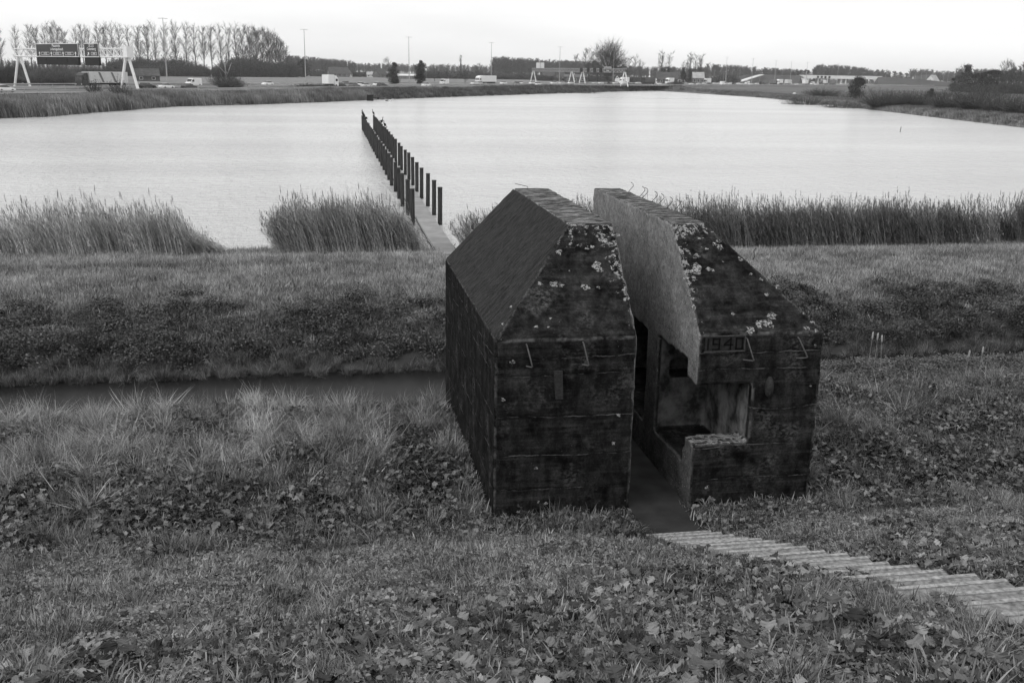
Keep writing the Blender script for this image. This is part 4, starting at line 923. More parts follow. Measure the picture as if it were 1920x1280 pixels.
def truck_proto(L, box, cab, semi=True, stripes=False, slats=False):
    e = empty('truck'); x0 = -L / 2
    xb = L / 2 - 2.5
    o = MB().box(x0, xb, -1.27, 1.27, 1.15, 4.0).build('cargo_box', box, e); b = o.modifiers.new('b', 'BEVEL'); b.width = .05
    if stripes:
        for s in (-1, 1):
            for q in (.30, .62):
                u = x0 + (xb - x0) * q; MB().prism([(u, 1.3), (u + .75, 1.3), (u + 2.1, 3.9), (u + 1.35, 3.9)], 1, s * 1.27, s * 1.275).build('stripe', MT['greyp'], e)
            u = x0 + (xb - x0) * .48; MB().box(u + .1, u + 2.4, min(s * 1.27, s * 1.275), max(s * 1.27, s * 1.275), 2.85, 3.05).build('lettering_band', MT['silver'], e)
    if slats:
        for s in (-1, 1):
            for j in range(5): MB().box(x0 + .2, xb - .2, min(s * 1.27, s * 1.3), max(s * 1.27, s * 1.3), 1.5 + .5 * j, 1.56 + .5 * j).build('side_slat', MT['greyp'], e)
    MB().box(x0 + .2, xb + .3, -.45, .45, .75, 1.14).build('chassis', MT['black'], e)
    prof_body('cab', [(L / 2 - 2.2, .55), (L / 2 - 2.2, 3.75), (L / 2 - 1.2, 3.7), (L / 2 - .35, 3.05), (L / 2 - .05, 1.8), (L / 2, .45)], 2.45, cab, e, .06, .1)
    prof_body('windscreen', [(L / 2 - .33, 2.95), (L / 2 - .07, 1.92), (L / 2 - .01, 1.92), (L / 2 - .26, 2.98)], 2.1, MT['glass'], e, 0, .01)
    for s in (-1, 1):
        MB().box(L / 2 - 1.7, L / 2 - .55, min(s * 1.19, s * 1.235), max(s * 1.19, s * 1.235), 1.95, 2.7).build('side_window', MT['glass'], e)
        MB().box(L / 2 - .06, L / 2 + .03, s * .95 - .18, s * .95 + .18, .75, .98).build('headlight', MT['lens'], e)
        xs_ = [L / 2 - 1.4, x0 + 1.5, x0 + 2.8] + ([x0 + 4.1, L / 2 - 4.6] if L > 12 else [])
        for xx in xs_: wheel(e, xx, s * 1.08, .5, .32)
    return e
PROT = {}
def vehicle(kind):
    if kind in PROT: return copy_tree(PROT[kind])
    k = kind.split()
    mats = {'white': MT['white'], 'silver': MT['silver'], 'grey': MT['greyp'], 'dark': MT['darkp']}
    if k[1] in ('saloon', 'hatch', 'estate'): o = car_proto(k[1], mats[k[0]])
    elif k[1] == 'van': o = van_proto(mats[k[0]])
    elif k[1] == 'lorry': o = truck_proto(16.3, mats[k[0]], mats[k[2]], stripes=(kind == 'silver lorry dark'), slats=(k[0] == 'dark'))
    elif k[1] == 'shortbox': o = truck_proto(5.8, mats[k[0]], mats[k[2]])
    else: o = truck_proto(8.6, mats[k[0]], mats[k[2]])
    PROT[kind] = o; return o
# column, lane offset (negative = carriageway beside the lake, driving away to the right), kind, where
VEH = [(2, -17, 'white saloon', 'cut by the left edge of the picture'), (189, 11, 'silver lorry dark', 'with two slanting stripes, under the left sign gantry'),
 (274, -6, 'dark estate', 'right of the left sign gantry, behind the white saloon'), (309, -9, 'white saloon', 'between the left gantry and the white van'), (361, 14, 'white van', 'on the far lanes, left of the pale dead tree'),
 (352, -13, 'dark saloon', 'in front of the white van left of the pale dead tree'), (500, 17, 'white saloon', 'alone on the far lanes below the striped field'),
 (619, -12, 'white shortbox white', 'leading a queue of cars left of the two columnar trees'), (637, -9, 'dark saloon', 'right behind the white box truck'), (645, 12, 'grey hatch', 'on the far lanes above the dark saloon near the box truck'),
 (664, -13, 'grey estate', 'third in the queue left of the columnar trees'), (686, -16, 'silver saloon', 'fourth in the queue left of the columnar trees'), (678, -5, 'white hatch', 'beside the silver saloon in the inner lane'),
 (716, -14, 'dark estate', 'last of the queue, just left of the first columnar tree'), (708, -5, 'white saloon', 'partly behind the dark estate near the columnar tree'), (799, -13, 'white estate', 'alone in front of the gap right of the second columnar tree'),
 (833, 13, 'white van', 'just right of the second columnar tree'), (911, 16, 'white lorry white', 'long white, behind the lamp mast in the middle'), (889, 7, 'white saloon', 'in front of the cab of the long white lorry'),
 (898, 6, 'silver hatch', 'in front of the trailer of the long white lorry'), (944, 9, 'white saloon', 'first right of the long white lorry'), (968, 9, 'dark saloon', 'second right of the long white lorry'), (975, 14, 'white hatch', 'just left of the long gantry'),
 (998, 9, 'white saloon', 'under the left leg of the long gantry'), (1038, 9, 'white estate', 'second under the long gantry from its left leg'), (1053, 9, 'silver saloon', 'third under the long gantry from its left leg'),
 (1070, 11, 'white hatch', 'by the middle legs of the long gantry'), (1116, 9, 'silver estate', 'under the black signal boxes of the long gantry'), (1127, 9, 'white saloon', 'below the rightmost black signal box'),
 (1145, -17, 'dark hatch', 'near lanes just left of the right leg of the long gantry'), (1154, 9, 'white hatch', 'behind the right leg of the long gantry'), (1171, 16, 'white boxtruck white', 'behind the right leg of the long gantry'),
 (1170, -10, 'white van', 'by the foot of the right leg of the long gantry'), (1197, 9, 'white saloon', 'between the long gantry and the dark slatted lorry'), (1218, -9, 'dark lorry white', 'with slatted sides, right of the long gantry'),
 (1237, -6, 'white estate', 'behind the dark slatted lorry'), (1256, -14, 'dark saloon', 'in front of the white box truck near the dark barn'), (1256, 13, 'white boxtruck white', 'in front of the dark barn'),
 (1284, 10, 'white hatch', 'between the barn and the house with a pale roof'), (1326, 12, 'white boxtruck silver', 'left of the interchange ramp'), (1321, 7, 'white saloon', 'in front of the white box truck left of the ramp'), (1333, -12, 'dark hatch', 'near lanes left of the ramp'),
 (1340, 9, 'white saloon', 'first of the cars at the foot of the ramp'), (1349, 9, 'silver estate', 'second of the cars at the foot of the ramp'), (1362, 9, 'white saloon', 'third of the cars at the foot of the ramp'), (1370, 12, 'white estate', 'fourth of the cars at the foot of the ramp'),
 (1378, -12, 'dark estate', 'near lanes below the ramp'), (1385, 8, 'white hatch', 'rightmost of the cars at the foot of the ramp'), (1402, 12, 'white van', 'below the top of the ramp'), (1408, -8, 'white saloon', 'in front of the white van below the top of the ramp'),
 (1420, 8, 'white hatch', 'left of the dark van'), (1430, -8, 'dark van', 'below the lit lamp near the ramp'), (1439, -13, 'dark saloon', 'between the dark van and the grey box truck'), (1451, -8, 'grey boxtruck dark', 'left of the flyover'),
 (1462, 12, 'white boxtruck white', 'behind the grey box truck left of the flyover'), (1467, -14, 'dark hatch', 'between the grey and the silver box trucks'), (1479, -9, 'silver boxtruck white', 'left of the flyover, behind the dark hatchback'),
 (1512, -12, 'white boxtruck dark', 'just left of the first flyover pier'), (1532, -6, 'white saloon', 'under the left end of the flyover'), (1543, 10, 'white boxtruck dark', 'under the flyover behind the first piers'), (1551, -8, 'dark saloon', 'under the flyover between the piers'),
 (1562, -10, 'grey boxtruck grey', 'under the middle of the flyover'), (1580, 8, 'white hatch', 'under the right half of the flyover'), (1596, -13, 'dark hatch', 'alone under the right end of the flyover'),
 (1083, -14, 'silver hatch', 'near lanes below the second A shaped leg of the long gantry'), (1010, -11, 'white estate', 'near lanes below the left part of the long gantry'), (1297, -15, 'white hatch', 'near lanes below the house with a pale roof'), (1311, -8, 'silver estate', 'near lanes just right of the house with a pale roof'),
 (1356, -15, 'white van', 'near lanes at the foot of the ramp'), (1393, -14, 'silver saloon', 'near lanes below the middle of the ramp'), (1495, -15, 'white estate', 'near lanes just left of the flyover'), (1524, 13, 'white van', 'far lanes below the left tip of the flyover'), (1611, -9, 'white boxtruck silver', 'right of the flyover, behind the lone young tree')]
names_ = {'saloon': 'saloon car', 'hatch': 'hatchback', 'estate': 'estate car', 'van': 'van', 'lorry': 'lorry', 'shortbox': 'short box truck', 'boxtruck': 'box truck'}
for px, off, kind, where in VEH:
    q = on_road(px, off)
    if q is None: continue
    o = vehicle(kind); k = kind.split(); o.location = (q[0], q[1], ROAD_Z + .01); o.rotation_euler = (0, 0, q[2] + (math.pi if off > 0 else 0))
    cat = 'car' if k[1] in ('saloon', 'hatch', 'estate') else 'van' if k[1] == 'van' else 'truck'
    o.name = {'car': 'car', 'van': 'van', 'truck': 'truck'}[cat]
    tag(o, ('%s %s %s' % (k[0], names_[k[1]], where)), cat, 'traffic on the motorway')

# ------------------------------------------------------------------ gantries
def face_text(txt, size, cx, cz, y, e, mat, name='lettering', align='CENTER'):
    cu = bpy.data.curves.new('t', 'FONT'); cu.body = txt; cu.size = size; cu.align_x = align; cu.align_y = 'CENTER'; cu.extrude = .01
    t = bpy.data.objects.new('t', cu); COL.objects.link(t); dg = bpy.context.evaluated_depsgraph_get(); me = bpy.data.meshes.new_from_object(t.evaluated_get(dg)); bpy.data.objects.remove(t)
    o = link(name, me, MT[mat], e); me.materials.clear(); me.materials.append(MT[mat]); o.location = (cx, y, cz); o.rotation_euler = (math.pi / 2, 0, 0); return o
def frame_rect(x0, x1, z0, z1, y, w, e, mat, name='border'):
    m = MB(); m.box(x0, x1, y - .02, y, z0, z0 + w); m.box(x0, x1, y - .02, y, z1 - w, z1); m.box(x0, x0 + w, y - .02, y, z0 + w, z1 - w); m.box(x1 - w, x1, y - .02, y, z0 + w, z1 - w); return m.build(name, MT[mat], e)
def arrow(x, z, s, y, e, ang=0.0):
    m = MB(); pts = [(-.12, -.5), (.12, -.5), (.12, .05), (.42, .05), (0, .5), (-.42, .05), (-.12, .05)]; c, q = math.cos(ang), math.sin(ang)
    m.prism([(x + s * (a * c - b * q), z + s * (a * q + b * c)) for a, b in pts], 1, y - .015, y); return m.build('arrow', MT['white'], e)
def truss(e, L, z0, z1, dy, mat, bay=3.0):
    m = MB(); h = .16 if bay < 3.5 else .11
    for y in (0, dy):
        for z in (z0, z1): m.tube([(0, y, z), (L, y, z)], h, 6)
    n = int(round(L / bay)); 
    for k in range(n + 1):
        x = L * k / n; m.tube([(x, 0, z0), (x, 0, z1)], .08, 5); m.tube([(x, 0, z0), (x, dy, z0)], .07, 5); m.tube([(x, 0, z1), (x, dy, z1)], .07, 5)
        if k < n:
            x2 = L * (k + 1) / n; m.tube([(x, 0, z0), (x2, 0, z1)], .08, 5); m.tube([(x, 0, z1), (x2, 0, z0)], .08, 5); m.tube([(x, dy, z0), (x2, dy, z1)], .07, 5)
    return m.build('truss', mat, e)
def aleg(e, x, zt, spread, dy, r=.28, mat=None):
    for s in (-1, 1): MB().tube([(x + .2 * s, dy / 2 + s * .2, zt), (x + s * spread, dy / 2 + s * dy, -.3)], r, 8).build('leg', mat or MT['steel'], e)
A_ = at(34, 161.0, ROAD_Z); B_ = at(244, 171, ROAD_Z)
L_ = float(np.linalg.norm((B_ - A_)[:2])); an = math.atan2(B_[1] - A_[1], B_[0] - A_[0])
g = empty('sign_gantry', (A_[0], A_[1], ROAD_Z), an); tag(g, 'white truss sign gantry over the motorway at the left, carrying two big direction signs', 'gantry')
dL = np.linalg.norm(A_[:2]); dR = np.linalg.norm(B_[:2])
ZB, ZT = 7.6, 9.5
truss(g, L_, ZB, ZT, 1.2, MT['steel']); aleg(g, 1.2, ZB + .2, 1.9, 1.2, .34); aleg(g, L_ - 1.2, ZB + .2, 1.9, 1.2, .34)
MB().box(L_ - 1.5, L_ + .3, -.2, 1.4, ZB - .1, ZT + .5).build('end_box', MT['steel'], g)
def gx(px):     # position along the gantry for a photo column
    h = heading(px)[:2]; n_ = np.array([-h[1], h[0]]); a = A_[:2] @ n_; b = B_[:2] @ n_; return float(a / (a - b) * L_)
def sign(e, x0, x1, z0, z1, y=-.35):
    o = MB().box(x0, x1, y, y + .18, z0, z1).build('sign_panel', MT['signblue'], e); frame_rect(x0, x1, z0, z1, y - .001, .14, o, 'white'); return o
x0, x1 = gx(73), gx(152); z0, z1 = 7.55, 10.75
s1 = sign(g, x0, x1, z0, z1); w = x1 - x0; yy = -.36
face_text('Maastricht', 1.0, x0 + w * .49, z1 - .55, yy, s1, 'white'); face_text("'s-Hertogenbosch", .95, x0 + w * .5, z1 - 1.38, yy, s1, 'white')
for q in (.08, .365, .645, .93): arrow(x0 + w * q, z0 + .72, 1.05, yy, s1)
for q in (.222, .505, .787):
    frame_rect(x0 + w * (q - .095), x0 + w * (q + .095), z0 + .42, z0 + 1.12, yy, .07, s1, 'white', 'route_box'); face_text('A2 E25', .62, x0 + w * q, z0 + .77, yy, s1, 'white', 'route_number')
for k in range(4):
    MB().box(x0 + .1 + (w - .2) / 4 * k + .06, x0 + .1 + (w - .2) / 4 * (k + 1) - .06, -.5, .1, z0 - 1.95, z0 - .12).build('signal_box', MT['black'], g)
MB().box(x0 + .1, x1 - .1, -.3, .0, z0 - 1.9, z0 - .1).build('signal_backing', MT['black'], g)
x0, x1 = gx(163), gx(190); w = x1 - x0
s2 = sign(g, x0, x1, z0, z1); face_text('Culemborg', .92, x0 + w * .5, z1 - 1.35, yy, s2, 'white')
frame_rect(x0 + w * .32, x0 + w * .68, z1 - .85, z1 - .22, yy, .07, s2, 'white', 'exit_box'); face_text('14', .5, x0 + w * .57, z1 - .54, yy, s2, 'white', 'exit_number'); arrow(x0 + w * .42, z1 - .54, .5, yy, s2, -.6)
arrow(x0 + w * .27, z0 + .72, 1.1, yy, s2, -.75); frame_rect(x0 + w * .47, x0 + w * .85, z0 + .42, z0 + 1.1, yy, .07, s2, 'white', 'route_box'); face_text('N320', .55, x0 + w * .66, z0 + .76, yy, s2, 'white', 'route_number')
for k in range(2): MB().box(x0 + .1 + (w - .2) / 2 * k + .05, x0 + .1 + (w - .2) / 2 * (k + 1) - .05, -.5, .1, z0 - 1.95, z0 - .12).build('signal_box', MT['black'], g)

A2 = at(997, 154.3, ROAD_Z); B2 = at(1169.5, 161.5, ROAD_Z); A_, B_ = A2, B2
L_ = float(np.linalg.norm((B_ - A_)[:2])); an = math.atan2(B_[1] - A_[1], B_[0] - A_[0])
g = empty('sign_gantry', (A_[0], A_[1], ROAD_Z), an); tag(g, 'very long pale truss gantry in the middle distance with black signal boxes', 'gantry')
ZB, ZT = 6.6, 8.4
truss(g, L_, ZB, ZT, 1.4, MT['steel_mid'], 4.0)
for px in (997, 1070, 1090, 1169): aleg(g, min(max(gx(px), .8), L_ - .8), ZB + .2, 1.5, 1.4, .30)
for k, px in enumerate((1091, 1104, 1116, 1127.5)):
    c = gx(px); MB().box(c - 1.35, c + 1.35, -.7, -.25, ZB - .1, ZT + .25).build('signal_box', MT['black'], g)
x0, x1 = gx(1134), gx(1147.5); s3 = sign(g, x0, x1, ZB, ZT + .9, -.5); frame_rect(x0 + .4, x1 - .4, ZB + 1.6, ZB + 2.3, -.51, .12, s3, 'white', 'exit_box'); 
face_text('Culemborg', .8, (x0 + x1) / 2, ZB + .9, -.52, s3, 'white'); MB().box(x0 + .2, x1 - .1, -.7, -.2, ZB - 2.0, ZB - .15).build('signal_box', MT['black'], g)
for a, b in ((1004.5, 1011.5), (1012.5, 1019)):
    MB().box(gx(a), gx(b), .2, .4, ZT - .1, ZT + 3.3).build('sign_back', MT['silver'], g)

# ------------------------------------------------------------------ lamp masts along the motorway
def mast_proto(H, name='lamp_mast'):
    e = empty(name); MB().tube([(0, 0, -.3), (0, 0, H * .5), (0, 0, H)], [.22, .15, .09], 8).build('mast', MT['steel_mid'], e)
    MB().tube([(-.9, 0, H - .15), (0, 0, H), (.9, 0, H - .15)], .06, 6).build('bracket', MT['steel_mid'], e)
    for s in (-1, 1): MB().ell((s * 1.15, 0, H - .12), (.5, .17, .10), 10, 6).build('lamp_head', MT['silver'], e)
    return e
mp_ = mast_proto(20.0)
MASTS = [(311.5, 41, 'tallest lamp mast, in front of the left row of poplars'), (572.5, 60.5, 'lamp mast right of the end of the poplar row'), (767, 74, 'lamp mast between the two columnar trees'), (921, 84, 'lamp mast by the long white lorry'), (1049, 91.5, 'thin lamp mast behind the left half of the long gantry'), (1150, 97, 'lamp mast in front of the round willow'),
         (1233, 103, 'faint lamp mast left of the twin poplars at the dark barn'), (1361, 110, 'faint lamp mast over the foot of the ramp'), (1410, 112, 'faint lamp mast above the top of the ramp'), (1453, 116, 'faint lamp mast left of the flyover'), (1482, 118, 'faint lamp mast nearest the left end of the flyover'), (1512, 119, 'faint lamp mast over the left end of the flyover'), (1570, 121, 'faint lamp mast over the middle of the flyover')]
for k, (px, yt, lab) in enumerate(MASTS):
    yh = 136 + .0174 * (px - 960); D = (ROAD_Z + 20 - CAM_H) * F_PX / (yh - yt)
    x, y = far(px, D); o = mp_ if k == 0 else copy_tree(mp_); o.location = (x, y, ROAD_Z - .1); o.rotation_euler = (0, 0, math.atan2(y, x) - math.pi / 2 + .5)
    tag(o, lab, 'street lamp', 'tall lamp masts of the motorway')

# ------------------------------------------------------------------ flyover, ramps
def cross(px0, D0, px1, D1):
    a = np.array(far(px0, D0)); b = np.array(far(px1, D1)); return a, b
fa, fb = cross(1495, 1010, 1650, 1010)
an = math.atan2(fb[1] - fa[1], fb[0] - fa[0]); LB = float(np.linalg.norm(fb - fa))
br_ = empty('flyover', (fa[0], fa[1], ROAD_Z), an); tag(br_, 'pale concrete flyover crossing the motorway at the right', 'bridge')
zt_ = 5.75 + 1.9; zb_ = zt_ - 2.7
MB().prism([(0, zt_), (LB, zt_), (LB - 7, zb_), (7, zb_)], 1, -6, 6).build('deck', MT['bridge'], br_)
for k, px in enumerate((1532, 1549, 1575, 1584, 1603)):
    u = (px - 1495) / 155 * LB; MB().box(u - .5, u + .5, -4.5, 4.5, -.2, zb_ + .003).build('pier', MT['bridge'], br_)
MB().box(0, LB, -6.05, -5.95, zt_ + .003, zt_ + .35).build('parapet', MT['bridge'], br_)
for k, px in enumerate((1530, 1537, 1544, 1551.5)):
    u = (px - 1495) / 155 * LB; MB().box(u - .9, u + .9, -6.6, -6.05, zb_ + .5, zt_ - .4).build('signal_box', MT['black'], br_)
for s in (0, 1):
    MB().prism([(0 if s == 0 else LB - 9, zb_ + .4), (9 if s == 0 else LB, zb_ + .4), (5 if s == 0 else LB, -.2), (0 if s == 0 else LB - 5, -.2)], 1, -5.8, 5.8).build('abutment', MT['bridge'], br_)
bank_m = mnoise_mat('bank_turf', .045, .085, .05, detail=8)
def bank(name, prof, w0, w1):
    """prof: photo column, depth, crest height; a long earthwork with a flat crest and sloping sides"""
    v = []; f = []
    for k, (px, D, zc) in enumerate(prof):
        c = np.array(far(px, D)); h = heading(px)[:2]; h = h / np.linalg.norm(h)
        for q, z in ((-w1 - (zc - 1) * 2.2, .8), (-w0, zc), (w0, zc), (w1 + (zc - 1) * 2.2, .8)): v.append((c[0] + h[0] * q, c[1] + h[1] * q, z))
        if k:
            for j in range(3): f.append((4 * k - 4 + j, 4 * k + j, 4 * k + j + 1, 4 * k - 3 + j))
    n = 4 * (len(prof) - 1); f += [(0, 1, 2, 3), (n + 3, n + 2, n + 1, n)]
    return tag(MB().add(v, f).build(name, bank_m), kind='structure')
zc = ROAD_Z + zt_
bank('embankment', [(1355, 1000, 3.0), (1375, 1005, 6.2), (1395, 1010, zc - .5), (1420, 1010, zc), (1470, 1010, zc), (1500, 1010, zc - .4), (1506, 1010, 3.0)], 8, 8)
bank('embankment', [(1638, 1010, 3.0), (1646, 1010, zc - .4), (1680, 1010, zc - .3), (1720, 1000, zc - 1.6), (1760, 980, zc - 3.2), (1800, 960, zc - 4.8), (1850, 940, 3.4)], 8, 8)
# the slip road climbing the left bank
v = []; f = []
for k, (px, D, z) in enumerate(((1372, 960, 3.15), (1384, 966, 4.3), (1398, 974, 6.6), (1412, 984, 8.8), (1424, 994, zc + .15))):
    c = np.array(far(px, D)); c2 = np.array(far(px + 13 - k * 1.0, D)); v += [(c[0], c[1], z), (c2[0], c2[1], z + .1)]
    if k: f.append((2 * k - 2, 2 * k - 1, 2 * k + 1, 2 * k))
vv = v + [(a, b, c - .5) for a, b, c in v]; n = len(v)
ff = f + [tuple(i + n for i in q)[::-1] for q in f]
tag(MB().add(vv, ff).build('slip_road', MT['bridge'], fixn=False), kind='structure')
# thin lamp posts with pale heads on the interchange
sp_ = None
SP = [(1339, 133, 1000, 'left of all the posts by the ramp'), (1357, 135, 900, 'by the foot of the ramp'), (1362, 133, 840, 'second at the foot of the ramp, with a pale head'), (1373, 132, 1010, 'halfway up the ramp'), (1387, 128, 1050, 'behind the ramp with a pale head'), (1425, 137, 800, 'tall, in front of the bank by the dark van'), (1466, 134, 1000, 'left of the flyover among the conifers'), (1492, 134, 1000, 'at the left end of the flyover'),
      (1590, 137, 1010, 'over the right half of the flyover'), (1617, 137, 1030, 'near the right end of the flyover'), (1641, 138, 1040, 'at the right end of the flyover'), (1660, 139, 1000, 'first right of the flyover'), (1716, 131, 1060, 'above the white houses'), (1727, 132, 1060, 'second above the white houses'), (1736, 133, 1060, 'third above the white houses'), (1753, 134, 1060, 'fourth above the white houses'), (1769, 134.5, 1060, 'right of the white houses'), (1777, 135, 1060, 'nearest the dark wood at the right')]
for px, yt, D, lab in SP:
    if sp_ is None:
        sp_ = empty('street_lamp'); MB().tube([(0, 0, -.5), (0, 0, 12)], [.13, .08], 6).build('post', MT['steel_mid'], sp_); MB().tube([(0, 0, 12), (.3, 0, 12.3), (1.2, 0, 12.35)], .06, 5).build('arm', MT['steel_mid'], sp_); MB().ell((1.5, 0, 12.33), (.6, .22, .16), 10, 6).build('lamp_head', MT['lens'], sp_); o = sp_
    else: o = copy_tree(sp_)
    x, y = far(px, D); yh = 136 + .0174 * (px - 960); ztop = CAM_H + (yh - yt) * D / F_PX; o.location = (x, y, ztop - 12.35); o.rotation_euler = (0, 0, rnd.uniform(-.5, .5))
    tag(o, 'small street lamp ' + lab, 'street lamp', 'small street lamps round the interchange')
# ------------------------------------------------------------------ trees
def twig_tree(seed, H, W, bole=.3, n1=22, n2=9, n3=5, upright=.55, r0=.35, tw=.045, round_=False):
    """trunk mesh with limbs, and a crown mesh of fine bare twigs"""
    R = random.Random(seed); T = MB(); C_ = MB()
    top = H * (.93 if not round_ else .55); tp = [Vector((0, 0, -.4))]
    for k in range(1, 8): tp.append(Vector((R.gauss(0, .012) * H * k / 7, R.gauss(0, .012) * H * k / 7, top * k / 7)))
    T.tube(tp, [r0 * (1 - .88 * k / 7) for k in range(8)], 7, cap=False)
    def on(t): t = max(0, min(.999, t)) * 7; i = int(t); return tp[i].lerp(tp[i + 1], t - i)
    for a_ in range(n1):
        t = bole + (1 - bole) * (a_ + R.random()) / n1; p = on(t); az = a_ * 2.4 + R.uniform(-.5, .5)
        rel = (t - bole) / (1 - bole)
        if round_: ln = W * .5 * R.uniform(.75, 1.05); el = R.uniform(.05, .5) + 1.0 * rel
        else: ln = H * R.uniform(.17, .27) * (1 - .3 * rel) * (W / 7.5) ** .5; el = upright * 1.62 + R.uniform(-.22, .22)
        if ln > H * .6: ln = H * .6
        d = Vector((math.cos(az) * math.cos(el), math.sin(az) * math.cos(el), math.sin(el))); pts = [p]; q = p
        for k in range(3): d = (d + Vector((R.gauss(0, .12), R.gauss(0, .12), .10 if not round_ else .03))).normalized(); q = q + d * ln / 3; pts.append(q)
        rb = r0 * .19 * (1 - .5 * rel); T.tube(pts, [rb, rb * .7, rb * .45, rb * .2], 4, cap=False)
        for b in range(n2):
            u = R.uniform(.25, 1.0) * 3; i = min(int(u), 2); p2 = pts[i].lerp(pts[i + 1], u - i)
            d2 = (d + Vector((R.gauss(0, .55), R.gauss(0, .55), R.gauss(.2, .3)))).normalized(); l2 = ln * R.uniform(.3, .6); e2 = p2 + d2 * l2
            C_.tube([p2, e2], [tw * 1.3, tw * .6], 3, cap=False)
            for c in range(n3):
                p3 = p2.lerp(e2, R.uniform(.2, 1)); d3 = (d2 + Vector((R.gauss(0, .45), R.gauss(0, .45), R.gauss(.2, .3)))).normalized(); s = d3.orthogonal().normalized() * tw * .8; l3 = l2 * R.uniform(.35, .8)
                C_.add([p3 - s, p3 + s, p3 + d3 * l3], [(0, 1, 2)])
    return T.mesh('trunk'), C_.mesh('twigs')
def leafy_tree(seed, H, W, n=1500, leaf=.35, shape='oval', bole=.12, r0=.2, lobes=24):
    R = random.Random(seed); T = MB(); T.tube([(0, 0, -.4), (R.gauss(0, .1), 0, H * .4), (0, 0, H * .85)], [r0, r0 * .7, r0 * .2], 6, cap=False); C_ = MB(); cs = []
    for _ in range(lobes):
        z = R.uniform(bole, .95)
        if shape == 'cone': rad = W * .5 * (1 - (z - bole) / (1.03 - bole)) ** .8
        else: rad = W * .5 * math.sin(math.pi * min(1, max(.05, (z - bole + .12) / (1.1 - bole)))) ** .6
        a = R.uniform(0, 6.283); r = rad * math.sqrt(R.random()) * .65; cs.append((Vector((r * math.cos(a), r * math.sin(a), z * H)), max(rad * R.uniform(.4, .65), W * .10)))
        T.tube([(0, 0, z * H * .8), tuple(cs[-1][0])], [r0 * .3, r0 * .1], 4, cap=False)
    for _ in range(n):
        c, r = R.choice(cs); d = Vector((R.gauss(0, 1), R.gauss(0, 1), R.gauss(0, .8))).normalized(); p = c + d * r * R.uniform(.55, 1.08)
        u = Vector((R.gauss(0, 1), R.gauss(0, 1), R.gauss(0, .6))).normalized(); w = u.orthogonal().normalized(); s = leaf * R.uniform(.5, 1.2)
        C_.add([p, p + u * s + w * s * .4, p + u * s * 1.6, p + u * s - w * s * .4], [(0, 1, 2, 3)])
    return T.mesh('trunk'), C_.mesh('crown')
def bush_mesh(seed, H, W, n=420, tw=.05):
    R = random.Random(seed); C_ = MB()
    for _ in range(n):
        a = R.uniform(0, 6.283); r0_ = W * .18 * math.sqrt(R.random()); sp_ = R.random() ** .7; e = math.pi / 2 - sp_ * 1.1; ln = H * R.uniform(.55, 1.05) * (1 - .25 * sp_)
        p = Vector((r0_ * math.cos(a), r0_ * math.sin(a), 0)); d = Vector((math.cos(a) * math.cos(e) * W / H * .8, math.sin(a) * math.cos(e) * W / H * .8, math.sin(e))); q = p
        for k in range(3):
            d2 = (d + Vector((R.gauss(0, .15), R.gauss(0, .15), R.gauss(0, .1)))); q2 = q + d2 * ln / 3; s = Vector((R.gauss(0, 1), R.gauss(0, 1), 0)).normalized() * tw * (1 - k * .28)
            C_.add([q - s, q + s, q2 + s * .7, q2 - s * .7], [(0, 1, 2, 3)]); q = q2
            for m in range(2):
                u = Vector((R.gauss(0, 1), R.gauss(0, 1), R.gauss(.5, .6))).normalized() * tw * R.uniform(2.5, 6); s2 = u.orthogonal().normalized() * tw * .8
                C_.add([q - s2, q + s2, q + u], [(0, 1, 2)])
    return C_.mesh('bush')
_lib = {}
def plant_tree(name, key, maker, x, y, H_scale, rz, label, cat, group, mT='bark', mC='twig', wscale=1.0, z=None):
    if key not in _lib: _lib[key] = maker()
    tm, cm = _lib[key]; e = empty(name, (x, y, hz(x, y) if z is None else z), rz); e.scale = (H_scale * wscale, H_scale * wscale, H_scale)
    if not tm.materials: tm.materials.append(MT[mT])
    if not cm.materials: cm.materials.append(MT[mC])
    link('trunk', tm, None, e); link('crown', cm, None, e); return tag(e, label, cat, group)
def px_h(px, ytop, D, z): return CAM_H + (136 + .0174 * (px - 960) - ytop) * D / F_PX - z

ordw = ['first', 'second', 'third', 'fourth', 'fifth', 'sixth', 'seventh', 'eighth', 'ninth', 'tenth', 'eleventh', 'twelfth', 'thirteenth', 'fourteenth', 'fifteenth', 'sixteenth', 'seventeenth', 'eighteenth', 'nineteenth', 'twentieth', 'twenty first', 'twenty second', 'twenty third', 'twenty fourth', 'twenty fifth', 'twenty sixth', 'twenty seventh', 'twenty eighth', 'twenty ninth', 'thirtieth', 'thirty first', 'thirty second', 'thirty third', 'thirty fourth', 'thirty fifth', 'thirty sixth']
POP = [(3, 58), (34, 53), (60, 52), (72, 56), (88, 53), (102, 52), (112, 53), (124, 62), (146, 55), (158, 52), (170, 58), (186, 54), (200, 53), (213, 53), (226, 54), (243, 54), (262, 55), (279, 53), (293, 52), (311, 55), (331, 52), (351, 51), (367, 52), (383, 56), (398, 55), (415, 56), (430, 54), (444, 55), (457, 57), (470, 59), (482, 59), (494, 61), (506, 65), (517, 70), (527, 78), (536, 88)]
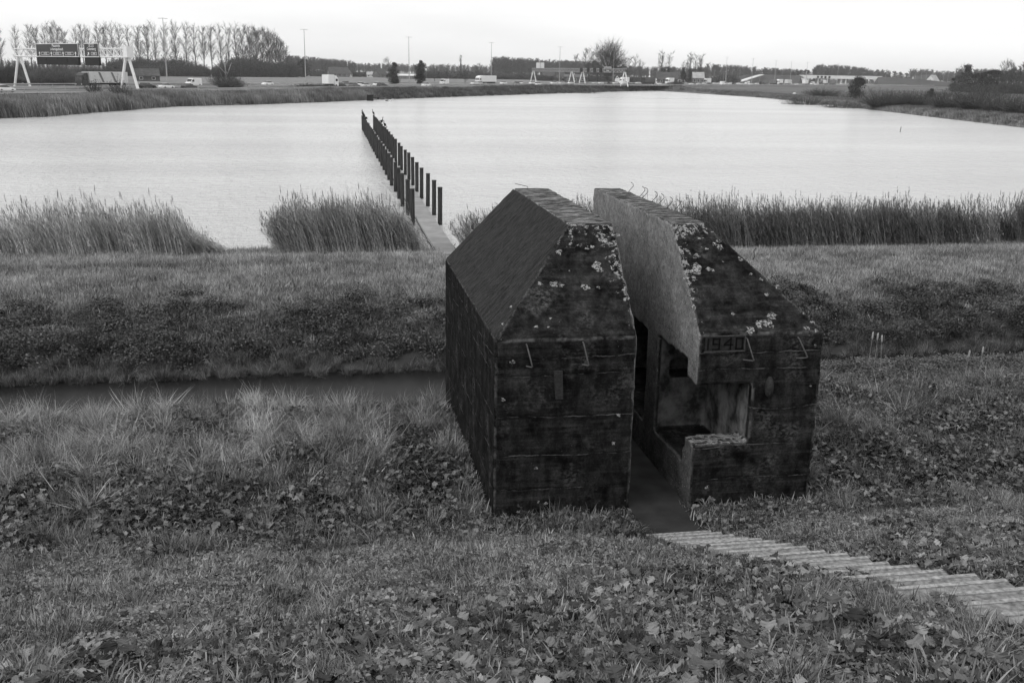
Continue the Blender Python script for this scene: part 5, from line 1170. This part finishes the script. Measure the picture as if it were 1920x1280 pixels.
for k, (px, yt) in enumerate(POP):
    D = 640 + .28 * px + rnd.uniform(-6, 6); x, y = far(px, D); z = hz(x, y); Hh = px_h(px, yt, D, z); v = k % 7
    dense = px > 445
    if dense: o = plant_tree('poplar', 'popd%d' % (v % 4), lambda: twig_tree(300 + v, 28, 10.0, .20, 30, 18, 9, .62, .38, .034), x, y, Hh / 29.5, rnd.uniform(0, 6), None, None, None)
    else: o = plant_tree('poplar', 'pop%d' % v, lambda: twig_tree(200 + v, 28, 7.0, .26, 24, 15, 8, .66, .42, .026), x, y, Hh / 29.5, rnd.uniform(0, 6), None, None, None)
    tag(o, '%s tall bare poplar from the left in the row behind the motorway' % ordw[k], 'tree', 'row of bare poplars at the left')
# thicket below the poplars: one mass
c_thick = src_coll('thicket_src', [bush_mesh(s, 8, 8, 420, .16) for s in range(3)])
for me in [o.data for o in c_thick.objects]: me.materials.append(MT['foliage'])
def band(name, specs, coll, n_src, label, sc, cat='wood', z_fix=None):
    P = []; S = []
    for px0, px1, D0, D1, n, s0, s1 in specs:
        for _ in range(n):
            px = rnd.uniform(px0, px1); t = (px - px0) / (px1 - px0); D = D0 + (D1 - D0) * t + rnd.uniform(-1, 1) * 18; x, y = far(px, D); P.append((x, y, 0)); S.append((s0 + (s1 - s0) * t) * rnd.uniform(.75, 1.12))
    P = np.array(P); P[:, 2] = height(P[:, 0], P[:, 1]) - .2; n = len(P); S = np.array(S) * sc
    r = np.stack([np.zeros(n), np.zeros(n), rng.uniform(0, 6.28, n)], 1); return scatter(name, P, r, np.stack([S, S, S], 1), rng.integers(0, n_src, n), rng.uniform(0, 1, n), coll, label, cat)
band('thicket', [(215, 450, 668, 745, 60, .8, 1.0), (215, 450, 690, 770, 26, 1.5, 1.7), (445, 552, 735, 775, 60, 1.7, 1.3), (0, 215, 650, 670, 30, .6, .8)], c_thick, 3, 'dense undergrowth below the row of bare poplars', 1.0)
# far woods that read as one mass each
def wood_src(seed, H=18):
    t, c = twig_tree(seed, H, 8, .25, 16, 7, 5, .55, .4, .13); bm = bmesh.new(); bm.from_mesh(t); bm.from_mesh(c); me = bpy.data.meshes.new('wood'); bm.to_mesh(me); bm.free(); me.materials.append(MT['twig']); return me
c_wood = src_coll('wood_src', [wood_src(s) for s in range(5)])
band('far_wood', [(540, 668, 1250, 1300, 230, 1.05, .80)], c_wood, 5, 'misty wood right of the end of the poplar row', 1.0)
band('far_wood', [(655, 960, 1650, 1650, 420, .80, .80)], c_wood, 5, 'long low misty wood behind the farm and the columnar trees', 1.0)
band('far_wood', [(925, 1125, 1280, 1350, 420, 1.18, 1.0)], c_wood, 5, 'misty wood behind the long gantry', 1.0)
band('far_wood', [(1125, 1330, 1350, 1350, 330, .82, .80)], c_wood, 5, 'misty wood between the round willow and the pale roofed house', 1.0)
band('far_wood', [(1320, 1500, 1350, 1480, 300, 1.05, .82)], c_wood, 5, 'misty wood behind the interchange ramp', 1.0)
band('far_wood', [(1525, 1590, 1400, 1400, 130, 1.12, 1.08), (1590, 1668, 1400, 1400, 150, 1.05, .82)], c_wood, 5, 'misty wood rising behind the flyover', 1.0)
band('far_wood', [(1705, 1800, 1400, 1450, 150, .98, .82)], c_wood, 5, 'misty wood behind the row of lamps near the white houses', 1.0)
band('far_wood', [(1660, 1710, 1700, 1700, 40, .5, .5), (1790, 1990, 1200, 1200, 200, .9, .9)], c_wood, 5, 'faint low wood along the right horizon', 1.0)
band('far_wood', [(-60, 240, 1250, 1250, 200, .5, .5)], c_wood, 5, 'faint low wood behind the poplars at the far left', 1.0)
c_hedge = src_coll('hedge_src', [bush_mesh(10 + s, 6, 7, 300, .22) for s in range(3)])
for q in c_hedge.objects: q.data.materials.append(MT['foliage'])
band('hedge', [(545, 760, 900, 1000, 70, 1.1, .7), (790, 1010, 900, 1000, 110, 1.1, 1.0), (1010, 1250, 850, 900, 100, .8, .8), (1250, 1345, 880, 900, 40, .9, .9), (1345, 1380, 900, 950, 24, 1.3, 1.2)], c_hedge, 3, 'low hedges and scrub beyond the motorway fields', 1.0, 'hedge')
# single trees
def bare(px, yt, D, W, label, key, up=.5, dens=1.0, name='bare_tree', mC='twig', tw=.05, ws=1.0, bole=.25):
    x, y = far(px, D); z = hz(x, y); Hh = px_h(px, yt, D, z)
    o = plant_tree(name, 'b' + key, lambda: twig_tree(sum(map(ord, key)), 20, W, bole, int(20 * dens), 13, 7, up, .4, tw * .6), x, y, Hh / 20.5, rnd.uniform(0, 6), label, 'tree', None, mC=mC, wscale=ws); return o
def leafy(px, yt, D, W, label, key, shape='oval', mC='evergreen', n=1500, leaf=.35, name='leafy_tree', bole=.06):
    x, y = far(px, D); z = hz(x, y); Hh = px_h(px, yt, D, z)
    return plant_tree(name, 'l' + key, lambda: leafy_tree(sum(map(ord, key)), 10, 10 * W, n, leaf, shape, bole), x, y, Hh / 10, rnd.uniform(0, 6), label, 'tree', None, mC=mC)
leafy(738, 118, 440, .66, 'dark leafy columnar tree, left one of the pair beyond the motorway', 'colA', n=7000, leaf=.28, mC='foliage')
leafy(788, 115, 440, .60, 'darker pointed columnar tree, right one of the pair beyond the motorway', 'colB', n=7000, leaf=.28)
bare(725, 112, 980, 14, 'faint bare tree behind the left columnar tree', 'a1', .4)
bare(864, 106, 950, 4.0, 'slender pointed poplar rising over the hedge in the middle', 'a2', .9)
bare(838, 121, 520, 12, 'loose bare tree right of the columnar pair', 'a3', .35, mC='foliage', bole=.1); bare(872, 124, 500, 10, 'bushy bare tree left of the long white lorry', 'a4', .4, mC='foliage', bole=.1); bare(815, 124, 640, 12, 'small dark tree between the columnar pair and the white van', 'a5', .35, mC='foliage', bole=.1); bare(897, 121, 620, 11, 'twiggy tree above the cab of the long white lorry', 'a6', .4, mC='foliage', bole=.1); bare(921, 121, 700, 12, 'dark twiggy tree behind the mast by the white lorry', 'a7', .35, mC='foliage', bole=.1)
x, y = far(1141, 640); z = hz(x, y); Hh = px_h(1141, 97, 640, z)
plant_tree('willow', 'round', lambda: twig_tree(77, 20, 36, .14, 60, 16, 9, .5, .8, .05, True), x, y, Hh / 20.5, 1.0, 'broad round crowned bare willow behind the right part of the long gantry', 'tree', None)
bare(1103, 99, 640, 15, 'tall bare tree with a forked crown left of the round willow', 'c1', .45, .9); bare(1121, 93, 650, 12, 'tallest bare tree, leaning over the round willow', 'c2', .55, .9); bare(1079, 106, 900, 11, 'faint bare tree behind the middle of the long gantry', 'c3', .45, .8)
bare(1176, 112, 640, 12, 'bare tree on the right shoulder of the round willow', 'c4', .4); bare(1190, 107, 800, 12, 'pale bare tree right of the round willow', 'c5', .5, .8); bare(1201, 118, 850, 10, 'small pale bare tree left of the slatted lorry', 'c6', .5, .8)
bare(1240, 104, 760, 10, 'left one of the twin bare poplars at the dark barn', 'p1', .6, .9); bare(1254, 104, 760, 10, 'right one of the twin bare poplars at the dark barn', 'p1', .6, .9)
bare(1283, 118, 800, 11, 'small bare tree between the barn and the pale roofed house', 'c5', .5, .8); bare(1293, 107, 780, 10, 'left one of three tall poplars by the pale roofed house', 'p1', .6, .9); bare(1303, 107, 790, 9, 'middle one of three tall poplars by the pale roofed house', 'p2', .6, .9); bare(1312, 109, 780, 10, 'right one of three tall poplars by the pale roofed house', 'p1', .6, .9)
for px, yt, D, lab in ((1241, 128, 740, 'dark conifer above the left end of the dark barn'), (1245, 130, 745, 'second dark conifer above the dark barn'), (1252, 126, 745, 'tallest dark conifer above the dark barn'), (1281, 127, 745, 'dark conifer right of the white gables'), (1295, 129, 750, 'dark conifer left of the pale roofed house'), (1300, 131, 760, 'small conifer behind the pale roofed house'), (1310, 128, 790, 'dark round tree above the pale roof'),
    (1486, 136, 1090, 'leftmost dark round tree on the horizon left of the flyover'), (1495, 132, 1090, 'second dark tree left of the flyover'), (1500, 132.5, 1090, 'third dark tree left of the flyover'), (1508, 132, 1090, 'fourth dark tree, at the left end of the flyover'), (1515, 133, 1090, 'fifth dark tree, above the left end of the flyover'), (1525, 130.5, 1090, 'tallest dark pointed tree above the flyover'), (1677, 135, 1100, 'dark round tree on the right bank'), (1689, 137, 1100, 'second dark round tree on the right bank'), (1699, 138, 1100, 'smallest dark round tree on the right bank')):
    leafy(px, yt, D, .55 if px < 1310 else .8, lab, 'con' if px < 1310 else 'rnd', 'cone' if px < 1310 else 'oval', n=900, leaf=.6, name='conifer' if px < 1310 else 'round_tree')
leafy(1612, 144, 372, .95, 'dark leafy young tree alone on the right meadow, in front of the flyover', 'lone', n=6500, leaf=.34, mC='evergreen'); leafy(1749, 165, 318, .6, 'small dark shrub standing in the reeds at the right', 'lon2', n=3000, leaf=.4)
leafy(568, 113, 800, .8, 'dark round tree just right of the end of the poplar row', 'endt', n=4500, leaf=.5, mC='foliage'); leafy(549, 124, 780, .9, 'low round tree at the right foot of the poplar row', 'endt', n=4500, leaf=.5, mC='foliage')
# the dark wood at the right edge, tree by tree
RW = [(1788, 147, 0), (1797, 140, 0), (1806, 126, 1), (1812, 124, 0), (1820, 138, 0), (1829, 136, 0), (1838, 138, 0), (1846, 136, 0), (1855, 134, 0), (1863, 130, 0), (1871, 133, 0), (1880, 136, 1), (1884, 118, 2), (1892, 121, 2), (1897, 132, 1), (1905, 130, 1), (1912, 127, 1), (1918, 124, 1), (1925, 122, 1), (1936, 121, 1), (1948, 124, 1)]
for k, (px, yt, ty) in enumerate(RW):
    D = 560 + rnd.uniform(-15, 15); lab = '%s tree from the left in the wood at the right edge, %s' % (ordw[k], ('leafy and dark', 'twiggy and grey', 'tall and bare')[ty])
    if ty == 0: o = leafy(px, yt, D, .62, lab, 'rw%d' % (k % 4), n=1700, leaf=.42)
    elif ty == 1: o = bare(px, yt, D, 13, lab, 'rwb%d' % (k % 3), .4, 1.3, mC='foliage', tw=.09, bole=.08)
    else: o = bare(px, yt, D, 11, lab, 'rwc', .5, .9)
    o['group'] = 'trees of the dark wood at the right'
band('thicket', [(1785, 1960, 545, 545, 60, .8, .9)], c_thick, 3, 'dark undergrowth at the foot of the wood on the right', .75)
# willows and bushes beyond the road at the far left
BU = [(8, 112, 345, 9, 'twig', 'bare pollard willow at the far left edge'), (26, 110, 345, 8, 'twig', 'second bare pollard willow from the left edge'), (54, 110, 340, 9, 'foliage', 'bush between the legs of the left gantry leg'), (68, 120, 322, 10, 'foliage_pale', 'pale round bush right of the left gantry leg'), (100, 116, 330, 13, 'foliage', 'widest bush, below the left half of the big sign'), (122, 120, 326, 10, 'foliage_pale', 'pale bush below the right half of the big sign'), (160, 124, 345, 9, 'foliage', 'bush above the cab of the moving lorry')]
for k, (px, yt, D, W, m, lab) in enumerate(BU):
    x, y = far(px, D); z = hz(x, y); Hh = px_h(px, yt, D, z); me = bush_mesh(500 + k, Hh, W, 620, .07); me.materials.append(MT[m]); o = link('bush', me); o.location = (x, y, z); tag(o, lab, 'bush')
# pale dead tree with drooping willow twigs on the bank
x, y = far(421, 300); z = hz(x, y); e = empty('dead_tree', (x, y, z)); tag(e, 'pale dead tree with bare forked limbs rising from a dark bush on the far bank', 'tree')
m_ = MB(); m_.tube([(0, 0, -.3), (.2, 0, 2.2), (.3, 0, 4.2), (.1, 0, 6.4), (-.7, 0, 8.6)], [.30, .25, .2, .14, .07], 7); m_.tube([(.25, 0, 2.8), (1.1, .3, 5.0), (2.0, .2, 7.2)], [.2, .14, .06], 6); m_.tube([(.3, 0, 4.0), (-1.2, .2, 5.6), (-2.6, 0, 6.6)], [.15, .11, .05], 6); m_.tube([(.1, 0, 6.2), (.9, 0, 7.4), (1.2, .1, 8.4)], [.11, .07, .05], 6)
m_.tube([(0, .1, .6), (2.0, .3, 1.9), (3.4, .2, 3.2)], [.17, .12, .06], 6); m_.tube([(.2, .1, 1.8), (-1.0, .2, 3.3), (-1.5, .1, 5.0)], [.14, .1, .05], 6); m_.tube([(-2.0, .1, 6.2), (-3.6, .1, 7.3)], [.08, .05], 5)
under(e, m_.build('limb', MT['wood_pale'], smooth=True)).matrix_parent_inverse = Matrix(); 
me = bush_mesh(900, 4.6, 9.0, 480, .05); me.materials.append(MT['twig']); link('bush_twigs', me, None, e)
R = random.Random(5); dm = MB()
for _ in range(420):
    a = R.uniform(0, 6.283); r = R.uniform(.5, 4.6); p = Vector((r * math.cos(a), r * math.sin(a) * .8, R.uniform(3, 7.0) * (1 - .07 * r))); q = p + Vector((R.gauss(0, .3), R.gauss(0, .3), -R.uniform(1, 2.4))); s = Vector((.035, .02, 0)); dm.add([p - s, p + s, q], [(0, 1, 2)])
dm.build('drooping_twigs', MT['twig'], e, fixn=False)
for px, D, Hh, W, lab in ((172, 214, 3.6, 3.2, 'thin bare bush in the reeds below the moving lorry'), (216, 216, 4.6, 4.2, 'bare bush in the reeds left of the right gantry leg'), (232, 212, 3.2, 3.6, 'low bush at the foot of the right gantry leg'), (590, 318, 1.4, 12, 'long low dark bush between reeds and fence'), (1102, 455, 3.0, 12, 'dark low bush on the far bank below the long gantry'), (430, 292, 2.6, 7, 'low dark bush beside the dead tree'),
    (1515, 330, 5.0, 13, 'wide dark willow bush left of the lone young tree'), (1585, 300, 3.6, 12, 'bush left of the foot of the lone young tree'), (1655, 285, 5.2, 11, 'dark round bush right of the lone young tree'), (1690, 290, 4.4, 12, 'second bush right of the lone young tree'), (1725, 285, 4.6, 10, 'third bush right of the lone young tree'), (1785, 265, 5.0, 12, 'wide bush right of the small dark shrub'), (1835, 255, 5.6, 12, 'tall dark bush below the dark wood'), (1885, 245, 5.2, 12, 'bush near the right edge below the dark wood'), (1921, 230, 5.0, 10, 'bush cut by the right edge'), (1545, 400, 3.6, 14, 'distant bush in front of the flyover'), (1860, 330, 4.6, 12, 'bush just below the foot of the dark wood'), (1770, 350, 4.0, 12, 'small bush in front of the left end of the dark wood'), (1272, 600, 3.0, 7, 'small bush at the far corner of the lake')):
    x, y = far(px, D); z = hz(x, y); me = bush_mesh(int(px), Hh, W, 110 if px < 240 else 520, .06 if D < 250 else .085); me.materials.append(MT['foliage' if px % 2 else 'twig']); o = link('bush', me); o.location = (x, y, z); tag(o, lab, 'bush')
# reeds and rough grass of the far shores, one mass each
def coarse(seed, mat, H=2.6, rad=.9, n=70, w=.07):
    R = random.Random(seed); vm = VM()
    for _ in range(n):
        a = R.uniform(0, 6.283); r = rad * math.sqrt(R.random()); blade(vm, R, (r * math.cos(a), r * math.sin(a), -.3), H * R.uniform(.6, 1.1), w * R.uniform(.6, 1.5), math.pi + R.gauss(0, .7), R.uniform(0, .35), R.uniform(.1, .9))
    return vm.mesh('coarse', [MT[mat]])
c_far = src_coll('farreed_src', [coarse(s, 'reedleaf') for s in range(6)])
c_farg = src_coll('fargrass_src', [coarse(20 + s, 'grass', .9, .8, 45, .07) for s in range(4)])
def shore_band(name, i0, i1, n, d0, d1, coll, ns, label, s0, s1, tone, cat='reeds', thin=None):
    seg = LAKE[i0:i1 + 1]; ln = np.linalg.norm(np.diff(seg, axis=0), axis=1); cum = np.concatenate([[0], np.cumsum(ln)]); s = rng.uniform(0, cum[-1], n); x = np.interp(s, cum, seg[:, 0]); y = np.interp(s, cum, seg[:, 1])
    i = np.clip(np.searchsorted(cum, s) - 1, 0, len(ln) - 1); t = (seg[i + 1] - seg[i]) / ln[i][:, None]; nn = np.stack([-t[:, 1], t[:, 0]], 1); d = rng.uniform(d0, d1, n); x = x + nn[:, 0] * d; y = y + nn[:, 1] * d
    P = np.stack([x, y], 1); out_ = ~inside(P, LAKE) | (d < .8); k = out_
    if thin is not None: k &= thin(x, y)
    x, y, d = x[k], y[k], d[k]; n = len(x); S = rng.uniform(s0, s1, n) * (1 + .25 * clump(x, y, 9, 3)); r = np.stack([rng.uniform(-.1, .1, n), rng.uniform(-.1, .1, n), rng.uniform(-.6, .6, n)], 1)
    return scatter(name, np.stack([x, y, height(x, y)], 1), r, np.stack([np.maximum(S, .8) * 1.2, np.maximum(S, .8) * 1.2, S], 1), rng.integers(0, ns, n), np.clip(tone + .35 * clump(x, y, 7, 1), 0, 1), coll, label, cat)
shore_band('far_reeds', 0, 3, 1500, .2, 9, c_far, 6, 'reeds on the far left shore of the lake', .75, 1.1, .5)
shore_band('far_reeds', 3, 7, 2400, .2, 11, c_far, 6, 'reeds on the far shore left of the jetty posts', .50, .85, .5)
shore_band('far_reeds', 7, 11, 2600, .2, 9, c_far, 6, 'low reeds on the distant shore below the long gantry', .35, .6, .15)
shore_band('verge_scrub', 0, 8, 2600, 7, 15, c_far, 6, 'rough growth on the bank below the motorway', .12, .38, .2, 'grass')
shore_band('shore_grass', 11, 17, 4200, .3, 16, c_farg, 4, 'rough grass along the right shore of the lake', .6, 1.2, .4, 'grass')
shore_band('shore_reeds', 13, 17, 2600, 22, 75, c_far, 6, 'reeds and tall weeds behind the right shore', .55, .95, .55, 'reeds', lambda x, y: clump(x, y, 16, 5) > -.35)
shore_band('meadow_growth', 13, 17, 1800, 60, 150, c_far, 6, 'rough meadow growth on the right', .3, .6, .5, 'grass', lambda x, y: clump(x, y, 20, 8) > -.2)

# ------------------------------------------------------------------ fields beyond the motorway
def field(name, corners, lo, hi, stripes=None, ang=0):
    b = MB(); b.add([(*far(px, D), 2.16) for px, D in corners], [tuple(range(len(corners)))])
    if stripes:
        m, t, bs = mat_base(name + '_soil', .9); tc = N(t, 'ShaderNodeTexCoord'); mp = N(t, 'ShaderNodeMapping'); mp.inputs['Rotation'].default_value = (0, 0, ang); wv = N(t, 'ShaderNodeTexWave'); wv.inputs['Scale'].default_value = stripes; wv.inputs['Distortion'].default_value = 1.5; wv.inputs['Detail'].default_value = 3; wv.inputs['Detail Scale'].default_value = .5
        r = N(t, 'ShaderNodeMapRange'); r.inputs['From Min'].default_value = .3; r.inputs['From Max'].default_value = .8; r.inputs['To Min'].default_value = lo; r.inputs['To Max'].default_value = hi
        t.links.new(tc.outputs['Object'], mp.inputs[0]); t.links.new(mp.outputs[0], wv.inputs[0]); t.links.new(wv.outputs['Fac'], r.inputs[0]); t.links.new(r.outputs[0], bs.inputs['Base Color'])
    else: m = mnoise_mat(name + '_soil', lo, hi, .03, 6)
    return tag(b.build(name, m, fixn=False), kind='structure')
field('ploughed_field', [(470, 400), (830, 430), (1090, 620), (1090, 900), (560, 880), (430, 700)], .10, .26, .035, .6)
field('stubble_field', [(150, 360), (395, 390), (430, 640), (60, 600)], .14, .20)
# ------------------------------------------------------------------ buildings
def house(name, px, D, L, W, hw, hr, label, rz=0.0, wall='brick', roof='roof', wins=3, chim=1, cat='house'):
    x, y = far(px, D); e = empty(name, (x, y, hz(x, y) - .1), math.atan2(y, x) - math.pi / 2 + rz); tag(e, label, cat)
    MB().prism([(-W / 2, 0), (W / 2, 0), (W / 2, hw), (0, hw + hr * .97), (-W / 2, hw)], 0, -L / 2, L / 2).build('wall', MT[wall], e)
    m = MB(); t = .25; o = .5
    for s in (-1, 1): m.prism([(0, hw + hr), (s * (W / 2 + o), hw - hr * o / (W / 2)), (s * (W / 2 + o), hw - hr * o / (W / 2) + t), (0, hw + hr + t)], 0, -L / 2 - .3, L / 2 + .3)
    r = m.build('roof', MT[roof], e)
    for k in range(chim): MB().box(-L * .3 + k * L * .6 - .4, -L * .3 + k * L * .6 + .4, -.4, .4, hw + hr - .6, hw + hr + 1.2).build('chimney', MT['brick'], r)
    for k in range(wins):
        c = -L / 2 + L * (k + .5) / wins; f = MB().box(c - .75, c + .75, -W / 2 - .06, -W / 2 + .02, hw * .35, hw * .8).build('window', MT['white'], e); MB().box(c - .62, c + .62, -W / 2 - .09, -W / 2 - .062, hw * .35 + .12, hw * .8 - .12).build('pane', MT['glass'], f)
    for s in (-1, 1): 
        f = MB().box(s * L / 2 - .04, s * L / 2 + .04, -.6, .6, hw * 1.05, hw * 1.05 + 1.2).build('window', MT['white'], e); MB().box(s * (L / 2 + .05) - .015, s * (L / 2 + .05) + .015, -.5, .5, hw * 1.05 + .1, hw * 1.05 + 1.1).build('pane', MT['glass'], f)
    return e
house('barn', 273, 440, 10, 7, 2.6, 2.6, 'low dark barn between the moving lorry and the first tall lamp mast', .1, 'roof', 'roof', 2, 0, 'barn')
house('farmhouse', 634, 880, 17, 10, 3.0, 5.0, 'farmhouse with white gable walls left of the columnar trees', .25, 'brick', 'roof', 4, 2)
house('farmhouse', 648, 900, 8, 9, 3.0, 4.6, 'small white gabled house beside the farmhouse', 1.2, 'whitewall', 'roof', 2, 1)
house('house', 698, 930, 10, 8, 2.5, 2.2, 'low bright bungalow between farmhouse and columnar trees', 0, 'whitewall', 'roof_pale', 3, 0); house('house', 712, 900, 9, 8, 3, 4.6, 'dark gabled house just left of the columnar trees', .7, 'brick', 'roof', 2, 1)
house('shed', 763, 800, 14, 8, 2.6, 1.2, 'long white shed seen between the two columnar trees', 0, 'brick', 'whitewall', 5, 0, 'shed')
house('house', 1028, 860, 11, 9, 3, 4.0, 'dark house seen under the left part of the long gantry', .4, 'brick', 'roof', 3, 1); house('house', 1051, 860, 9, 9, 3, 4.4, 'gabled house under the long gantry, left of its middle legs', 1.0, 'brick', 'roof', 2, 1); house('shed', 1079, 760, 16, 9, 4, 1.6, 'wide grey shed behind the middle legs of the long gantry', 0, 'roof', 'brick', 3, 0, 'shed')
house('house', 1165, 800, 7, 7, 3.2, 2.6, 'small white house right of the round willow', .6, 'whitewall', 'roof', 2, 0)
house('barn', 1251, 690, 14, 9, 3.4, 4.2, 'dark barn behind the twin poplars', 0, 'roof', 'roof', 2, 0, 'barn'); house('house', 1270, 760, 9, 8, 4.2, 4.4, 'house with white gable trim right of the dark barn', .9, 'whitewall', 'roof', 2, 1)
house('house', 1309, 700, 7.5, 7, 4.6, 3.4, 'brick house with a pale steep roof and dormer windows', .1, 'brick', 'roof_pale', 3, 1)
house('house', 1720, 1080, 10, 9, 4.5, 5, 'leftmost of the white gabled houses near the right wood', .5, 'whitewall', 'roof', 2, 1); house('house', 1734, 1080, 11, 10, 4.5, 6, 'dark roofed house between the white gabled houses', .3, 'brick', 'roof', 2, 1); house('house', 1749, 1070, 10, 10, 4.5, 6, 'white gabled house nearest the dark wood', 1.1, 'whitewall', 'roof_pale', 2, 0)
# ------------------------------------------------------------------ small things on and by the water
x, y = at(694, 188.5, .1)[:2]; e = empty('sluice_box', (x, y, 0)); tag(e, 'square black sluice box with a short arm at the far waterline', 'sluice')
MB().box(-.9, .9, -.8, .8, -.6, 1.5).build('housing', MT['black'], e); MB().box(-1.0, 1.0, -.9, .9, 1.503, 1.62).build('lid', MT['black'], e); MB().tube([(.9, 0, .9), (2.2, 0, .8)], .12, 6).build('arm', MT['black'], e); MB().box(1.9, 2.5, -.4, .4, .4, 1.0).build('float_box', MT['black'], e)
x, y = at(1489, 182, .6)[:2]; e = empty('marker_buoy', (x, y, hz(x, y))); tag(e, 'white marker drum on the right bank of the lake', 'marker'); MB().tube([(0, 0, -.1), (0, 0, .5)], .12, 8).build('stand', MT['greyp'], e); MB().ell((0, 0, .75), (.75, .55, .35), 12, 8).build('drum', MT['white'], e, smooth=True)
x, y = at(1687, 248, 0)[:2]; o = MB().tube([(0, 0, -.8), (.12, 0, .7), (.16, 0, .9)], [.06, .05, .03], 6).build('mooring_stake', MT['post']); o.location = (x, y, 0); tag(o, 'thin leaning stake alone in the water at the right', 'stake')
for k, (px, py) in enumerate(((725, 190), (731, 190.3), (733.5, 190))):
    x, y = at(px, py, 0)[:2]; m_ = MB(); m_.ell((0, 0, .12), (.35, .2, .2), 10, 7); m_.tube([(.25, 0, .2), (.36, 0, .45), (.42, 0, .55)], [.08, .05, .06], 6); m_.tube([(.42, 0, .55), (.56, 0, .52)], [.05, .015], 5)
    o = m_.build('floating_bird', MT['whitewall' if k else 'greyp'], smooth=True); o.location = (x, y, 0); o.scale = (1.2,) * 3; tag(o, ('grey water bird floating nearest the sluice box', 'white water bird floating in the middle of three by the far bank', 'white water bird floating farthest right by the far bank')[k], 'bird', 'birds floating by the far bank')
